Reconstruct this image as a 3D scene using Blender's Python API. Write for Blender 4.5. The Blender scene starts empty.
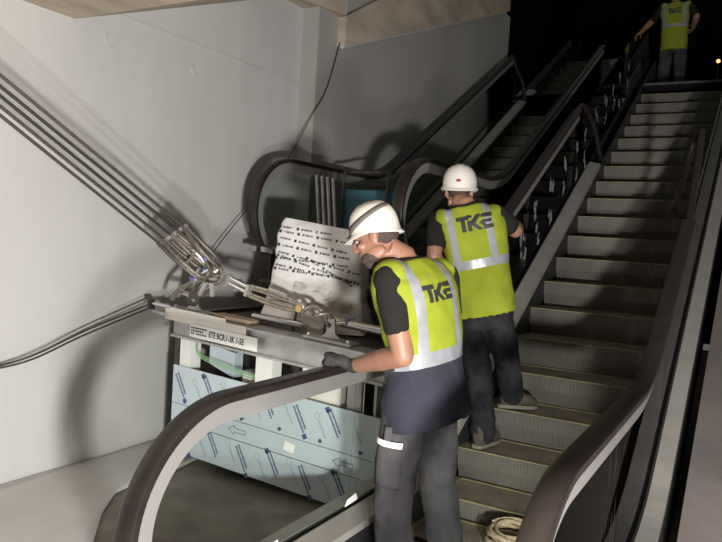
import bpy, bmesh, math, random
from mathutils import Vector, Matrix, Quaternion, noise
from mathutils.bvhtree import BVHTree
random.seed(7)
SC = bpy.context.scene
COL = SC.collection
PI = math.pi
V = Vector

# ------------------------------------------------------------------ camera, light, exposure
cam_d = bpy.data.cameras.new('camera')
cam = bpy.data.objects.new('camera', cam_d); COL.objects.link(cam)
cam_d.sensor_fit = 'HORIZONTAL'; cam_d.sensor_width = 36.0
cam_d.lens = 36.0 * 700 / 722
cam_d.clip_start = 0.05
def cam_matrix(yaw, pitch, roll):
    cy, sy, cp, sp = math.cos(yaw), math.sin(yaw), math.cos(pitch), math.sin(pitch)
    fwd = V((-sy*cp, cy*cp, -sp)); right = V((cy, sy, 0)); up = right.cross(fwd)
    cr, sr = math.cos(roll), math.sin(roll)
    r2 = right*cr + up*sr; u2 = up*cr - right*sr
    m = Matrix((r2, u2, -fwd)).transposed().to_4x4()
    return m
cam.matrix_world = Matrix.Translation((0, 0, 1.55)) @ cam_matrix(math.radians(29.66), math.radians(2.68), math.radians(3.51))
SC.camera = cam

w = bpy.data.worlds.new('dark_hall'); SC.world = w; w.use_nodes = True
w.node_tree.nodes['Background'].inputs[0].default_value = (1.0, 0.98, 0.95, 1)
w.node_tree.nodes['Background'].inputs[1].default_value = 0.10

def work_light(name, loc, target, power, radius, cone, blend=0.5, col=(1, 0.955, 0.90)):
    l = bpy.data.lights.new(name, 'SPOT'); l.energy = power; l.color = col
    l.shadow_soft_size = radius; l.spot_size = math.radians(cone); l.spot_blend = blend
    o = bpy.data.objects.new(name, l); COL.objects.link(o); o.location = loc
    o.rotation_euler = (V(target) - V(loc)).to_track_quat('-Z', 'Y').to_euler()
    return o
# the two heads of the fitters' work light standing on the floor by the photographer
work_light('work_light', (0.30, 0.20, 0.50), (-2.6, 4.0, 1.4), 310, 0.075, 120, 0.5, (1, 0.975, 0.94))
work_light('work_light', (0.92, -0.20, 0.90), (-2.0, 5.6, 2.0), 1060, 0.09, 128, 0.35, (1, 0.975, 0.94))

vs = SC.view_settings
vs.view_transform = 'Standard'; vs.look = 'None'; vs.gamma = 1.0; vs.use_curve_mapping = False
vs.exposure = 0.0
SC.cycles.transparent_max_bounces = 40

# ------------------------------------------------------------------ materials
def mat(name, col, rough=0.6, metal=0.0, spec=0.5, noise_s=0, noise_a=0.0, bump=0.0, bump_s=30, col2=None, stretch=(1, 1, 1), detail=6):
    m = bpy.data.materials.new(name); m.use_nodes = True
    nt = m.node_tree; b = nt.nodes['Principled BSDF']
    b.inputs['Roughness'].default_value = rough; b.inputs['Metallic'].default_value = metal
    b.inputs['Specular IOR Level'].default_value = spec
    c = (*col, 1)
    b.inputs['Base Color'].default_value = c
    if noise_s or bump:
        tc = nt.nodes.new('ShaderNodeTexCoord'); mp = nt.nodes.new('ShaderNodeMapping')
        nt.links.new(tc.outputs['Object'], mp.inputs['Vector']); mp.inputs['Scale'].default_value = stretch
    if noise_s:
        n = nt.nodes.new('ShaderNodeTexNoise'); n.inputs['Scale'].default_value = noise_s; n.inputs['Detail'].default_value = detail
        nt.links.new(mp.outputs[0], n.inputs['Vector'])
        r = nt.nodes.new('ShaderNodeValToRGB')
        k2 = col2 if col2 else tuple(x*(1-noise_a) for x in col)
        r.color_ramp.elements[0].position = 0.35; r.color_ramp.elements[1].position = 0.68
        r.color_ramp.elements[0].color = (*k2, 1); r.color_ramp.elements[1].color = c
        nt.links.new(n.outputs[0], r.inputs[0]); nt.links.new(r.outputs[0], b.inputs['Base Color'])
    if bump:
        n2 = nt.nodes.new('ShaderNodeTexNoise'); n2.inputs['Scale'].default_value = bump_s; n2.inputs['Detail'].default_value = 4
        nt.links.new(mp.outputs[0], n2.inputs['Vector'])
        bp = nt.nodes.new('ShaderNodeBump'); bp.inputs['Strength'].default_value = bump; bp.inputs['Distance'].default_value = 0.02
        nt.links.new(n2.outputs[0], bp.inputs['Height']); nt.links.new(bp.outputs[0], b.inputs['Normal'])
    return m

def glass_mat(name, tint, gloss=0.08):
    m = bpy.data.materials.new(name); m.use_nodes = True; nt = m.node_tree; nt.nodes.clear()
    out = nt.nodes.new('ShaderNodeOutputMaterial'); mx = nt.nodes.new('ShaderNodeMixShader')
    tr = nt.nodes.new('ShaderNodeBsdfTransparent'); gl = nt.nodes.new('ShaderNodeBsdfGlossy')
    tr.inputs[0].default_value = (*tint, 1); gl.inputs['Roughness'].default_value = 0.03
    lw = nt.nodes.new('ShaderNodeLayerWeight'); lw.inputs[0].default_value = gloss
    nt.links.new(lw.outputs['Fresnel'], mx.inputs[0])
    nt.links.new(tr.outputs[0], mx.inputs[1]); nt.links.new(gl.outputs[0], mx.inputs[2])
    nt.links.new(mx.outputs[0], out.inputs[0])
    return m

M = dict(
    wall=mat('white_sheeting', (0.54, 0.53, 0.515), 0.55, bump=0.55, bump_s=2.2, noise_s=1.3, noise_a=0.10, stretch=(1, 1, 0.35)),
    wallb=mat('grey_white_sheeting', (0.54, 0.53, 0.515), 0.55, bump=0.55, bump_s=2.2, noise_s=1.3, noise_a=0.12, stretch=(1, 1, 0.35)),
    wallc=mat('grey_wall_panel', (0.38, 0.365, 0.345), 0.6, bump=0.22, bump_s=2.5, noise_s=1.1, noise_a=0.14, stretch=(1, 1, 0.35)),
    dark=mat('dark_void', (0.002, 0.002, 0.002), 0.95, spec=0.05),  # near-black colour stands in for the unlit depth of the hall
    floor=mat('dusty_floor', (0.27, 0.24, 0.21), 0.85, noise_s=5, noise_a=0.35, bump=0.2, bump_s=25),
    sheet=mat('floor_sheeting', (0.60, 0.585, 0.565), 0.6, noise_s=3, noise_a=0.12, bump=0.3, bump_s=4),
    ceil=mat('beige_board', (0.52, 0.43, 0.33), 0.8, noise_s=5, noise_a=0.35, stretch=(1, 0.3, 1)),
    step=mat('dusty_step_metal', (0.145, 0.134, 0.116), 0.62, metal=0.25, noise_s=4, noise_a=0.3),
    step_dust=mat('step_tread_metal', (0.26, 0.225, 0.175), 0.7, metal=0.2, noise_s=6, noise_a=0.35),
    yellow=mat('worn_yellow', (0.27, 0.235, 0.075), 0.7, noise_s=9, col2=(0.14, 0.125, 0.09)),
    deck=mat('dusty_aluminium', (0.36, 0.34, 0.31), 0.5, metal=0.35, noise_s=7, noise_a=0.15),
    skirt=mat('black_skirt', (0.02, 0.02, 0.02), 0.45),
    belt=mat('black_rubber', (0.021, 0.0155, 0.014), 0.34, spec=0.5, noise_s=9, noise_a=0.3),
    guide=mat('rail_profile', (0.60, 0.58, 0.56), 0.33, metal=0.75),
    glass=glass_mat('tinted_glass', (0.90, 0.92, 0.90), 0.06),
    glassn=glass_mat('clear_glass', (0.88, 0.905, 0.885), 0.06),
    steel=mat('galvanised_steel', (0.60, 0.59, 0.58), 0.42, metal=0.75, noise_s=9, noise_a=0.25, bump=0.08, bump_s=60),
    dsteel=mat('dark_steel', (0.10, 0.095, 0.09), 0.5, metal=0.5, noise_s=14, noise_a=0.3),
    wire=mat('wire_rope_steel', (0.42, 0.37, 0.31), 0.42, metal=0.7, noise_s=60, noise_a=0.5),
    ropew=mat('dark_rope_steel', (0.12, 0.105, 0.092), 0.5, metal=0.4, noise_s=80, noise_a=0.4),
    ropem=mat('brown_rope_steel', (0.23, 0.195, 0.16), 0.45, metal=0.55, noise_s=70, noise_a=0.5),
    chrome=mat('bright_steel', (0.78, 0.78, 0.78), 0.2, metal=1.0),
    brass=mat('brass_pin', (0.75, 0.5, 0.22), 0.35, metal=0.8),
    bluebolt=mat('blue_bolt', (0.10, 0.13, 0.30), 0.4),
    film=mat('film_covered_sheet', (0.56, 0.64, 0.70), 0.33, metal=0.15, noise_s=2.5, noise_a=0.08),
    print=mat('blue_film_print', (0.06, 0.09, 0.20), 0.6),
    printl=mat('pale_film_print', (0.34, 0.42, 0.52), 0.6),
    white=mat('white_paint', (0.74, 0.73, 0.71), 0.5),
    label=mat('label_paper', (0.85, 0.84, 0.82), 0.6),
    ink=mat('black_ink', (0.02, 0.02, 0.025), 0.6),
    paper=mat('wrapping_paper', (0.60, 0.585, 0.57), 0.75, bump=0.35, bump_s=14, noise_s=3.2, col2=(0.45, 0.43, 0.41)),
    dirt=mat('grease_smear', (0.26, 0.23, 0.20), 0.8, noise_s=20, col2=(0.5, 0.47, 0.44)),
    wood=mat('cut_plank', (0.62, 0.47, 0.33), 0.75, noise_s=6, noise_a=0.4, stretch=(0.3, 6, 6)),
    board=mat('pale_board', (0.76, 0.71, 0.66), 0.8, noise_s=5, noise_a=0.12),
    greycard=mat('grey_cardboard', (0.38, 0.34, 0.30), 0.8, noise_s=4, noise_a=0.15),
    green=mat('green_cable', (0.25, 0.48, 0.25), 0.5),
    ywire=mat('yellow_wire', (0.72, 0.62, 0.25), 0.5),
    cablek=mat('black_cable', (0.035, 0.03, 0.03), 0.5),
    blue=mat('blue_plastic', (0.03, 0.13, 0.18), 0.45),
    black=mat('black_plastic', (0.02, 0.02, 0.022), 0.5),
    hiviz=mat('hi_vis_yellow', (0.235, 0.275, 0.022), 0.85, spec=0.15, noise_s=10, noise_a=0.16, bump=0.25, bump_s=9),
    reflect=mat('reflective_tape', (0.27, 0.275, 0.30), 0.4, metal=0.15, noise_s=40, noise_a=0.08),
    navy=mat('navy_cloth', (0.034, 0.036, 0.050), 0.95, spec=0.1, bump=0.3, bump_s=10, noise_s=8, noise_a=0.2),
    trouser=mat('dark_work_trousers', (0.075, 0.072, 0.075), 0.95, spec=0.08, noise_s=6, col2=(0.04, 0.039, 0.043), bump=0.35, bump_s=14),
    trouser2=mat('blackish_work_trousers', (0.032, 0.031, 0.034), 0.95, spec=0.08, noise_s=7, col2=(0.01, 0.01, 0.013), bump=0.35, bump_s=14),
    tshirt=mat('charcoal_tshirt', (0.018, 0.0165, 0.016), 0.95, spec=0.08, bump=0.2, bump_s=12),
    skin=mat('skin', (0.29, 0.145, 0.092), 0.5, noise_s=14, noise_a=0.12),
    hair=mat('dark_hair', (0.05, 0.033, 0.024), 0.8, bump=0.4, bump_s=120),
    eye=mat('eye', (0.3, 0.28, 0.26), 0.2),
    helmet=mat('helmet_white', (0.60, 0.57, 0.52), 0.38),
    strap=mat('head_strap', (0.13, 0.115, 0.10), 0.8, noise_s=50, noise_a=0.3),
    red=mat('red_emblem', (0.30, 0.02, 0.02), 0.5),
    glove=mat('grey_glove', (0.038, 0.034, 0.032), 0.85, noise_s=30, noise_a=0.4, bump=0.3, bump_s=40),
    boot=mat('dusty_boot', (0.07, 0.055, 0.043), 0.8, noise_s=12, noise_a=0.4),
    sole=mat('pale_sole', (0.14, 0.125, 0.10), 0.8),
    rope=mat('straw_rope', (0.42, 0.33, 0.21), 0.85, noise_s=50, noise_a=0.4),
    palepatch=mat('mottled_pale_grey', (0.34, 0.36, 0.37), 0.25, noise_s=40, noise_a=0.6, detail=3),
    concrete=mat('brown_concrete', (0.14, 0.12, 0.11), 0.85, noise_s=2.5, noise_a=0.25, bump=0.2, bump_s=20),
)
lampm = bpy.data.materials.new('orange_lamp'); lampm.use_nodes = True
_b = lampm.node_tree.nodes['Principled BSDF']; _b.inputs['Emission Color'].default_value = (1, 0.35, 0.12, 1); _b.inputs['Emission Strength'].default_value = 3.0

# ------------------------------------------------------------------ mesh helpers
class MB:
    def __init__(s): s.v = []; s.f = []; s.m = []
    def add(s, vs, fs, mi=0):
        o = len(s.v); s.v += [tuple(p) for p in vs]; s.f += [tuple(i+o for i in f) for f in fs]; s.m += [mi]*len(fs)
    def box(s, c, d, rot=None, mi=0):
        R = rot if rot else Matrix.Identity(3); c = V(c)
        vs = [c + R @ V((sx*d[0]/2, sy*d[1]/2, sz*d[2]/2)) for sx in (-1, 1) for sy in (-1, 1) for sz in (-1, 1)]
        s.add(vs, [(0,1,3,2),(4,6,7,5),(0,4,5,1),(2,3,7,6),(0,2,6,4),(1,5,7,3)], mi)
    def hexa(s, b, t, mi=0):            # bottom quad, top quad, both the same turn
        s.add(list(b)+list(t), [(3,2,1,0),(4,5,6,7),(0,1,5,4),(1,2,6,5),(2,3,7,6),(3,0,4,7)], mi)
    def loft(s, rings, cap=True, closed=False, mi=0):
        n = len(rings[0]); vs = [p for r in rings for p in r]; fs = []
        k = len(rings); rng = k if closed else k-1
        for i in range(rng):
            for j in range(n):
                a, b = i*n+j, i*n+(j+1) % n; c, d = ((i+1) % k)*n+(j+1) % n, ((i+1) % k)*n+j
                fs.append((a, b, c, d))
        if cap and not closed:
            fs.append(tuple(range(n-1, -1, -1))); fs.append(tuple(range((k-1)*n, k*n)))
        s.add(vs, fs, mi)
    def tube(s, pts, r, seg=8, cap=True, closed=False, mi=0, flat=None):
        pts = [V(p) for p in pts]; n = len(pts)
        rs = r if isinstance(r, (list, tuple)) else [r]*n
        up = None; rings = []
        for i in range(n):
            if closed: t = pts[(i+1) % n] - pts[i-1]
            else: t = pts[min(i+1, n-1)] - pts[max(i-1, 0)]
            t.normalize()
            if up is None:
                a = V((0, 0, 1)) if abs(t.z) < 0.9 else V((1, 0, 0))
                up = (a - t*a.dot(t)).normalized()
            else:
                up = (up - t*up.dot(t)).normalized()
            sd = t.cross(up)
            rings.append([pts[i] + (up*math.cos(q) + sd*math.sin(q)*(flat or 1))*rs[i] for q in (2*PI*j/seg for j in range(seg))])
        s.loft(rings, cap, closed, mi)
    def ball(s, c, r, M3=None, seg=14, ring=9, mi=0):
        c = V(c); r = (r, r, r) if not isinstance(r, (list, tuple)) else r
        R = M3 if M3 else Matrix.Identity(3); rings = []
        for i in range(1, ring):
            th = PI*i/ring
            rings.append([c + R @ V((r[0]*math.sin(th)*math.cos(2*PI*j/seg), r[1]*math.sin(th)*math.sin(2*PI*j/seg), -r[2]*math.cos(th))) for j in range(seg)])
        o = len(s.v); s.loft(rings, cap=False, mi=mi)
        b = len(s.v); s.v += [tuple(c + R @ V((0, 0, -r[2]))), tuple(c + R @ V((0, 0, r[2])))]
        for j in range(seg):
            s.f.append((b, o+(j+1) % seg, o+j)); s.f.append((b+1, o+(ring-2)*seg+j, o+(ring-2)*seg+(j+1) % seg)); s.m += [mi, mi]
    def sweepYZ(s, X, path, prof, cap=True, mi=0):     # path: (y,z) list, prof: (u along X, n along path normal)
        rings = []
        for i, (y, z) in enumerate(path):
            a = path[max(i-1, 0)]; b = path[min(i+1, len(path)-1)]
            t = V((0, b[0]-a[0], b[1]-a[1])).normalized(); nn = V((0, -t.z, t.y))
            rings.append([V((X+u, y, z)) + nn*v for u, v in prof])
        s.loft(rings, cap, mi=mi)
    def polyYZ(s, X, thick, poly, mi=0):
        n = len(poly); vs = [(X-thick/2, y, z) for y, z in poly] + [(X+thick/2, y, z) for y, z in poly]
        s.add(vs, [tuple(range(n-1, -1, -1)), tuple(range(n, 2*n))] + [(i, (i+1) % n, n+(i+1) % n, n+i) for i in range(n)], mi)
    def mesh(s, name, mats, smooth=False):
        me = bpy.data.meshes.new(name); me.from_pydata(s.v, [], s.f)
        for m in (mats if isinstance(mats, (list, tuple)) else [mats]): me.materials.append(m)
        me.polygons.foreach_set('material_index', s.m)
        bm = bmesh.new(); bm.from_mesh(me); bmesh.ops.recalc_face_normals(bm, faces=bm.faces); bm.to_mesh(me); bm.free()
        if smooth:
            me.polygons.foreach_set('use_smooth', [True]*len(me.polygons))
            try: me.set_sharp_from_angle(angle=math.radians(42))
            except Exception: pass
        me.update(); return me
    def build(s, name, mats, parent=None, smooth=False, bevel=0):
        o = bpy.data.objects.new(name, s.mesh(name, mats, smooth)); COL.objects.link(o)
        if parent: attach(o, parent)
        if bevel:
            b = o.modifiers.new('edge', 'BEVEL'); b.width = bevel; b.segments = 2; b.limit_method = 'ANGLE'
        return o

def wmat(o):
    return wmat(o.parent) @ o.matrix_basis if o.parent else o.matrix_basis.copy()
def attach(o, p):
    # geometry is written in world coordinates: keep it there
    o.parent = p; o.matrix_parent_inverse = Matrix.Identity(4)
    o.matrix_basis = wmat(p).inverted() @ Matrix.Identity(4)
def tag(o, label, cat, group=None, kind=None):
    if label: o['label'] = label
    if cat: o['category'] = cat
    if group: o['group'] = group
    if kind: o['kind'] = kind
    return o
def thing(name, loc, label, cat, group=None):
    o = bpy.data.objects.new(name, None); COL.objects.link(o); o.location = loc; o.empty_display_size = 0.05
    return tag(o, label, cat, group)
def struct(o): o['kind'] = 'structure'; return o
def rotxyz(rx, ry, rz):
    return (Matrix.Rotation(rz, 3, 'Z') @ Matrix.Rotation(ry, 3, 'Y') @ Matrix.Rotation(rx, 3, 'X'))
def frame3(f, up):
    f = V(f).normalized(); up = V(up); r = f.cross(up).normalized(); u = r.cross(f)
    return Matrix((r, f, u)).transposed()     # local x right, y forward, z up
def smoothpath(pts, n=6):
    pts = [V(p) for p in pts]; out = []
    for i in range(len(pts)-1):
        p0 = pts[max(i-1, 0)]; p1 = pts[i]; p2 = pts[i+1]; p3 = pts[min(i+2, len(pts)-1)]
        for k in range(n):
            t = k/n
            out.append(0.5*((2*p1) + (p2-p0)*t + (2*p0-5*p1+4*p2-p3)*t*t + (3*p1-p0-3*p2+p3)*t**3))
    out.append(pts[-1]); return out

# ------------------------------------------------------------------ the room
def slab(name, pts_bottom, pts_top, m):
    b = MB(); b.hexa(pts_bottom, pts_top); return struct(b.build(name, m))
def boxs(name, lo, hi, m):
    b = MB(); b.box([(a+c)/2 for a, c in zip(lo, hi)], [c-a for a, c in zip(lo, hi)]); return struct(b.build(name, m))
boxs('floor', (-4.3, -1.5, -0.28), (3.0, 14.0, -0.08), M['floor'])
# left wall in its near run and the set-forward run beyond the step
boxs('wall_left', (-4.1, -1.5, -0.08), (-3.87, 2.95, 3.9), M['wall'])
boxs('wall_left', (-4.1, 2.95, -0.08), (-3.872, 5.42, 3.9), M['wallb'])
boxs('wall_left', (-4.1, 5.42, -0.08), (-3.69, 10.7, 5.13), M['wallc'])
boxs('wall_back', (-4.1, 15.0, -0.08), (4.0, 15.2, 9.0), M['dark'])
# ceilings: a flat board near the camera, then a soffit that climbs with the escalators
b = MB(); b.box((-1.9, 0.75, 2.90), (4.4, 4.4, 0.16)); struct(b.build('ceiling', M['ceil']))
def climb(y, y0, z0, sl): return z0 + (y-y0)*sl
slab('ceiling', [(-4.1, 2.955, 2.82), (-1.2, 2.955, 2.82), (-1.2, 4.9, 3.58), (-4.1, 4.9, 3.58)],
     [(-4.1, 2.955, 2.98), (-1.2, 2.955, 2.98), (-1.2, 4.9, 3.74), (-4.1, 4.9, 3.74)], M['ceil'])
# a raking beam along the far wall, with a short level piece before it
sz = lambda y: 3.43 + (y-5.9)*0.378
slab('trim_3', [(-4.1, 5.75, sz(5.75)), (-3.6, 5.75, sz(5.75)), (-3.6, 10.4, sz(10.4)), (-4.1, 10.4, sz(10.4))],
     [(-4.1, 5.75, sz(5.75)+.28), (-3.6, 5.75, sz(5.75)+.28), (-3.6, 10.4, sz(10.4)+1.2), (-4.1, 10.4, sz(10.4)+1.2)], M['ceil'])
slab('trim_4', [(-4.1, 4.9, 3.63), (-3.80, 4.9, 3.63), (-3.6, 5.75, 3.66), (-4.1, 5.75, 3.66)],
     [(-4.1, 4.9, 4.6), (-3.80, 4.9, 4.6), (-3.6, 5.75, 4.6), (-4.1, 5.75, 4.6)], M['ceil'])
b = MB(); b.tube([(-3.665, 5.8, sz(5.8)-0.012), (-3.665, 10.4, sz(10.4)-.012)], 0.02, 8); struct(b.build('trim_1', M['wall'], smooth=True))
# seam running along the near wall
b = MB(); b.box((-3.868, 4.36, 2.955), (0.012, 2.1, 0.008)); struct(b.build('trim_2', M['wallb']))
# concrete flank beside the right-hand escalator, climbing with it
def nline(n, y): return 1.55 + (-n + 0.5*y)/0.8660254
b = MB()
y0, y1 = 2.6, 13.0
q = lambda y, d=0: nline(3.08, y) - d
b.hexa([(-0.255, y0, q(y0, 1.4)), (1.2, y0, q(y0, 1.4)), (1.2, y1, q(y1, 1.4)), (-0.255, y1, q(y1, 1.4))],
       [(-0.255, y0, q(y0)), (1.2, y0, q(y0)), (1.2, y1, q(y1)), (-0.255, y1, q(y1))])
struct(b.build('wall_right', M['concrete']))
boxs('wall_left', (-4.4, 10.72, -0.08), (-3.8, 15.0, 9.0), M['dark'])  # black slab added to hide the grey world glow past the wall's end
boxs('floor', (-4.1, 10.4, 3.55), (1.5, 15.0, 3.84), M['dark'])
# white sheeting laid on the floor along the wall
b = MB(); nx, ny = 10, 18; g = []
for i in range(nx+1):
    for j in range(ny+1):
        y = -0.6 + 4.5*j/ny; wdt = 1.42 - 0.87*min(1, max(0, (y-1.9)/1.1)); x = -3.86 + wdt*i/nx + (0.04*math.sin(j*1.3) if i == nx else 0)
        g.append((x, y, -0.066 + 0.012*noise.noise(V((x*4, y*3, 0)))))
b.add(g, [(i*(ny+1)+j, (i+1)*(ny+1)+j, (i+1)*(ny+1)+j+1, i*(ny+1)+j+1) for i in range(nx) for j in range(ny)])
o = b.build('floor_sheeting', M['sheet'], smooth=True)
md = o.modifiers.new('thick', 'SOLIDIFY'); md.thickness = 0.006
tag(o, 'white plastic sheeting laid on the floor along the foot of the left wall', 'sheeting')
# tie-hole caps on the wall
for k, (y, z, X, lab) in enumerate([(3.23, 2.76, -3.87, 'round cap on the white wall nearest the ceiling corner'),
                            (4.04, 2.76, -3.87, 'round cap on the wall halfway between ceiling corner and wall step'),
                            (3.28, 0.92, -3.87, 'round cap low on the wall behind the two black cables'),
                            ]):
    b = MB(); b.tube([(X-0.004, y, z), (X+0.004, y, z)], 0.030, 18); b.tube([V((X+.002, y+.042*math.cos(a), z+.042*math.sin(a))) for a in (2*PI*j/24 for j in range(24))], .004, 6, closed=True)
    tag(b.build('wall_cap', M['wallb'], smooth=True), lab, 'wall cap', 'caps on the left wall')
# ------------------------------------------------------------------ escalators
C30, S30 = math.cos(PI/6), 0.5
def fillet(p_flat_y, z, n_off, R, y_start, y_end, step=0.15):
    """flat at height z from y_start, then a curve into the 30 degree line nline(n_off, y) up to y_end"""
    yc = 2*(n_off + C30*(z-1.55))                    # where the flat meets the slope
    T = R*math.tan(PI/12); pts = []
    y = y_start
    while y < yc-T-0.02: pts.append((y, z)); y += step
    for i in range(9):
        a = PI/6*i/8; pts.append((yc-T+R*math.sin(a), z+R*(1-math.cos(a))))
    y = pts[-1][0]+step
    while y < y_end-0.02: pts.append((y, nline(n_off, y))); y += step
    pts.append((y_end, nline(n_off, y_end)))
    return pts
NR = 2.28; RAIL_Z = 0.96; NEWEL = (1.985, 0.52); NRAD = 0.44
def rail_path(off, y_end, a0=226):
    """handrail line, off below the top of the belt"""
    r = NRAD-off; pts = []
    for i in range(27):
        a = math.radians(a0 + (90-a0)*i/26); pts.append((NEWEL[0]+1.08*r*math.cos(a), NEWEL[1]+r*math.sin(a)))
    return pts + fillet(0, RAIL_Z-off, NR+off, 1.3+off, NEWEL[0]+0.12, y_end)
DECK_N, DECK_Z = 2.97, 0.23
def deck_z(y):
    pts = DPATH
    for i in range(len(pts)-1):
        if pts[i][0] <= y <= pts[i+1][0]:
            t = (y-pts[i][0])/(pts[i+1][0]-pts[i][0]); return pts[i][1]*(1-t)+pts[i+1][1]*t
    return pts[-1][1] if y > pts[-1][0] else pts[0][1]
DPATH = fillet(0, DECK_Z, DECK_N, 1.3, 1.62, 12.0)
def step_path(s):
    R = 1.5; T = R*math.tan(PI/12); yb = 3.516; sa = 2.27+T; arc = R*PI/6
    if s > sa: return 0.8660254*s+1.55, 0.5*s-1.135
    d = sa-s
    if d < arc:
        th = PI/6-d/R; return yb-T+R*math.sin(th), R*(1-math.cos(th))
    return yb-T-(d-arc), 0.0
PITCH = 0.395
def step_meshes():
    """one step about its nosing: ribbed riser below and behind, grooved tread"""
    W = 0.98; n = 56; b = MB()
    xs = []; 
    for i in range(n):
        x = -W/2 + W*i/n; p = W/n
        xs += [(x, 0.0), (x+0.42*p, 0.0), (x+0.5*p, 0.007), (x+0.92*p, 0.007)]
    xs.append((W/2, 0.0))
    top, mid, low, back = [], [], [], []
    for x, d in xs:
        back.append((x, 0.36, -d*.3)); top.append((x, d, -d*.3)); mid.append((x, 0.012+d, -0.10)); low.append((x, 0.05+d, -0.205))
    m = len(xs); vs = back+top+mid+low; fs = []
    for k in range(3):
        for i in range(m-1): fs.append((k*m+i, k*m+i+1, (k+1)*m+i+1, (k+1)*m+i))
    b.add(vs, fs[:m-1], 1); b.add(vs, fs[m-1:], 0)
    b.box((-W/2+0.004, 0.18, -0.06), (0.008, 0.34, 0.10)); b.box((W/2-0.004, 0.18, -0.06), (0.008, 0.34, 0.10))
    y = MB(); y.box((0, 0.010, 0.001), (W, 0.02, 0.006)); y.box((-W/2+0.02, 0.18, 0.001), (0.04, 0.34, 0.005)); y.box((W/2-0.02, 0.18, 0.001), (0.04, 0.34, 0.005))
    y.box((0, 0.350, 0.001), (W, 0.018, 0.005))
    return b.mesh('step', [M['step'], M['step_dust']]), y.mesh('demarcation_line', M['yellow'])
STEP_ME, LINE_ME = step_meshes()

def escalator(name, X, D, label, nsteps, first, belt_end, tails, glass_end, joints, deck_end, xoff_outer, gm, group):
    """X = centre line; D = (dy, dz) shift of the whole machine"""
    dy, dz = D
    root = thing(name, (X, 3.0+dy, dz), label, 'escalator', group)
    def sh(path): return [(y+dy, z+dz) for y, z in path]
    for k in range(first, nsteps):
        s = 3.66 + PITCH*(k-4) ; y, z = step_path(s)
        o = bpy.data.objects.new('step', STEP_ME); COL.objects.link(o); o.parent = root
        o.location = V((X, y+dy, z+dz)) - root.location
        l = bpy.data.objects.new('demarcation_line', LINE_ME); COL.objects.link(l); l.parent = o
    for side, bx in ((-1, X-0.615), (1, X+0.615)):
        # handrail belt, with the loose end where it leaves its track
        prof = [(-0.040, -0.030), (-0.040, -0.006), (-0.030, 0.0), (0.030, 0.0), (0.040, -0.006), (0.040, -0.030), (0.030, -0.036), (-0.030, -0.036)]
        ye = belt_end[side]; path = sh(rail_path(0.0, ye))
        b = MB(); b.sweepYZ(bx, path, prof)
        if tails.get(side):
            p0 = V((bx, path[-1][0], path[-1][1]-0.02)); d = V((0, C30, S30))
            pts = smoothpath([p0-d*0.05, p0+d*0.06] + [V((bx+tx, ty+dy, tz+dz)) for tx, ty, tz in tails[side]], 6)
            b.tube(pts, 0.022, 8)
        b.build('handrail', M['belt'], root, smooth=True)
        g = MB(); g.sweepYZ(bx, sh(rail_path(0.037, ye)), [(-0.022, -0.068), (-0.022, 0), (0.022, 0), (0.022, -0.068)])
        g.build('handrail_profile', M['guide'], root, smooth=True)
        # glass panes
        edges = [None] + joints + [glass_end]
        top = rail_path(0.110, glass_end, 232)
        for i in range(len(edges)-1):
            if i == 0: up = [p for p in top[:27]] + [p for p in top[27:] if p[0] < edges[1]-0.02]
            else: up = [p for p in top[27:] if edges[i]+0.02 < p[0] < edges[i+1]-0.02]
            def railz(y):
                for a, c in zip(top[26:], top[27:]):
                    if a[0] <= y <= c[0]: return a[1]+(c[1]-a[1])*(y-a[0])/(c[0]-a[0])
                return top[-1][1]
            poly = list(up)
            if i: poly = [(edges[i]+0.004, railz(edges[i]+0.004))] + poly
            ye2 = edges[i+1]-0.004
            poly.append((ye2, railz(ye2)))
            ys = edges[i]+0.004 if i else None
            k = ye2
            while (k > (ys if ys else 1.75)):
                poly.append((k, deck_z(k)-0.02)); k -= 0.15
            if ys: poly.append((ys, deck_z(ys)-0.02))
            else: poly = [p for p in poly if p[1] > DECK_Z-0.025]
            b = MB(); b.polyYZ(bx, 0.010, sh(poly)); b.build('glass_panel', gm, root)
        # decks, base channel, skirt, cladding
        s = side
        dp = sh([p for p in DPATH if p[0] < deck_end[side]])
        b = MB(); b.sweepYZ(bx, dp, [(-s*0.022, -0.03), (-s*0.022, 0.012), (-s*0.128, -0.010), (-s*0.135, -0.040), (-s*0.125, -0.040)]); b.build('inner_deck', M['deck'], root)
        b = MB(); b.sweepYZ(bx, dp, [(-0.022, -0.05), (-0.022, 0.008), (-0.008, 0.008), (-0.008, -0.04), (0.008, -0.04), (0.008, 0.008), (0.022, 0.008), (0.022, -0.05)]); b.build('glass_channel', M['skirt'], root)
        b = MB(); b.sweepYZ(bx, dp, [(s*0.022, -0.03), (s*0.022, 0.012), (s*xoff_outer, 0.004), (s*xoff_outer, -0.03)]); b.build('outer_deck', M['deck'], root)
        fp = sh(DPATH[:-8])
        b = MB(); b.sweepYZ(bx, fp, [(-s*0.112, -0.26), (-s*0.112, -0.045), (-s*0.124, -0.045), (-s*0.124, -0.26)]); b.build('skirt', M['skirt'], root)
        b = MB(); b.sweepYZ(bx, [p for p in fp if p[0] > dy+2.0], [(s*(xoff_outer-0.02), -0.62), (s*(xoff_outer-0.02), -0.031), (s*(xoff_outer-0.035), -0.031), (s*(xoff_outer-0.035), -0.62)]); b.build('side_cladding', M['dsteel'], root)
    # comb and landing plate
    b = MB(); b.box((X, 1.80+dy, -0.01+dz), (0.99, 0.62, 0.02)); b.build('landing_plate', M['dsteel'], root)
    return root

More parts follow.
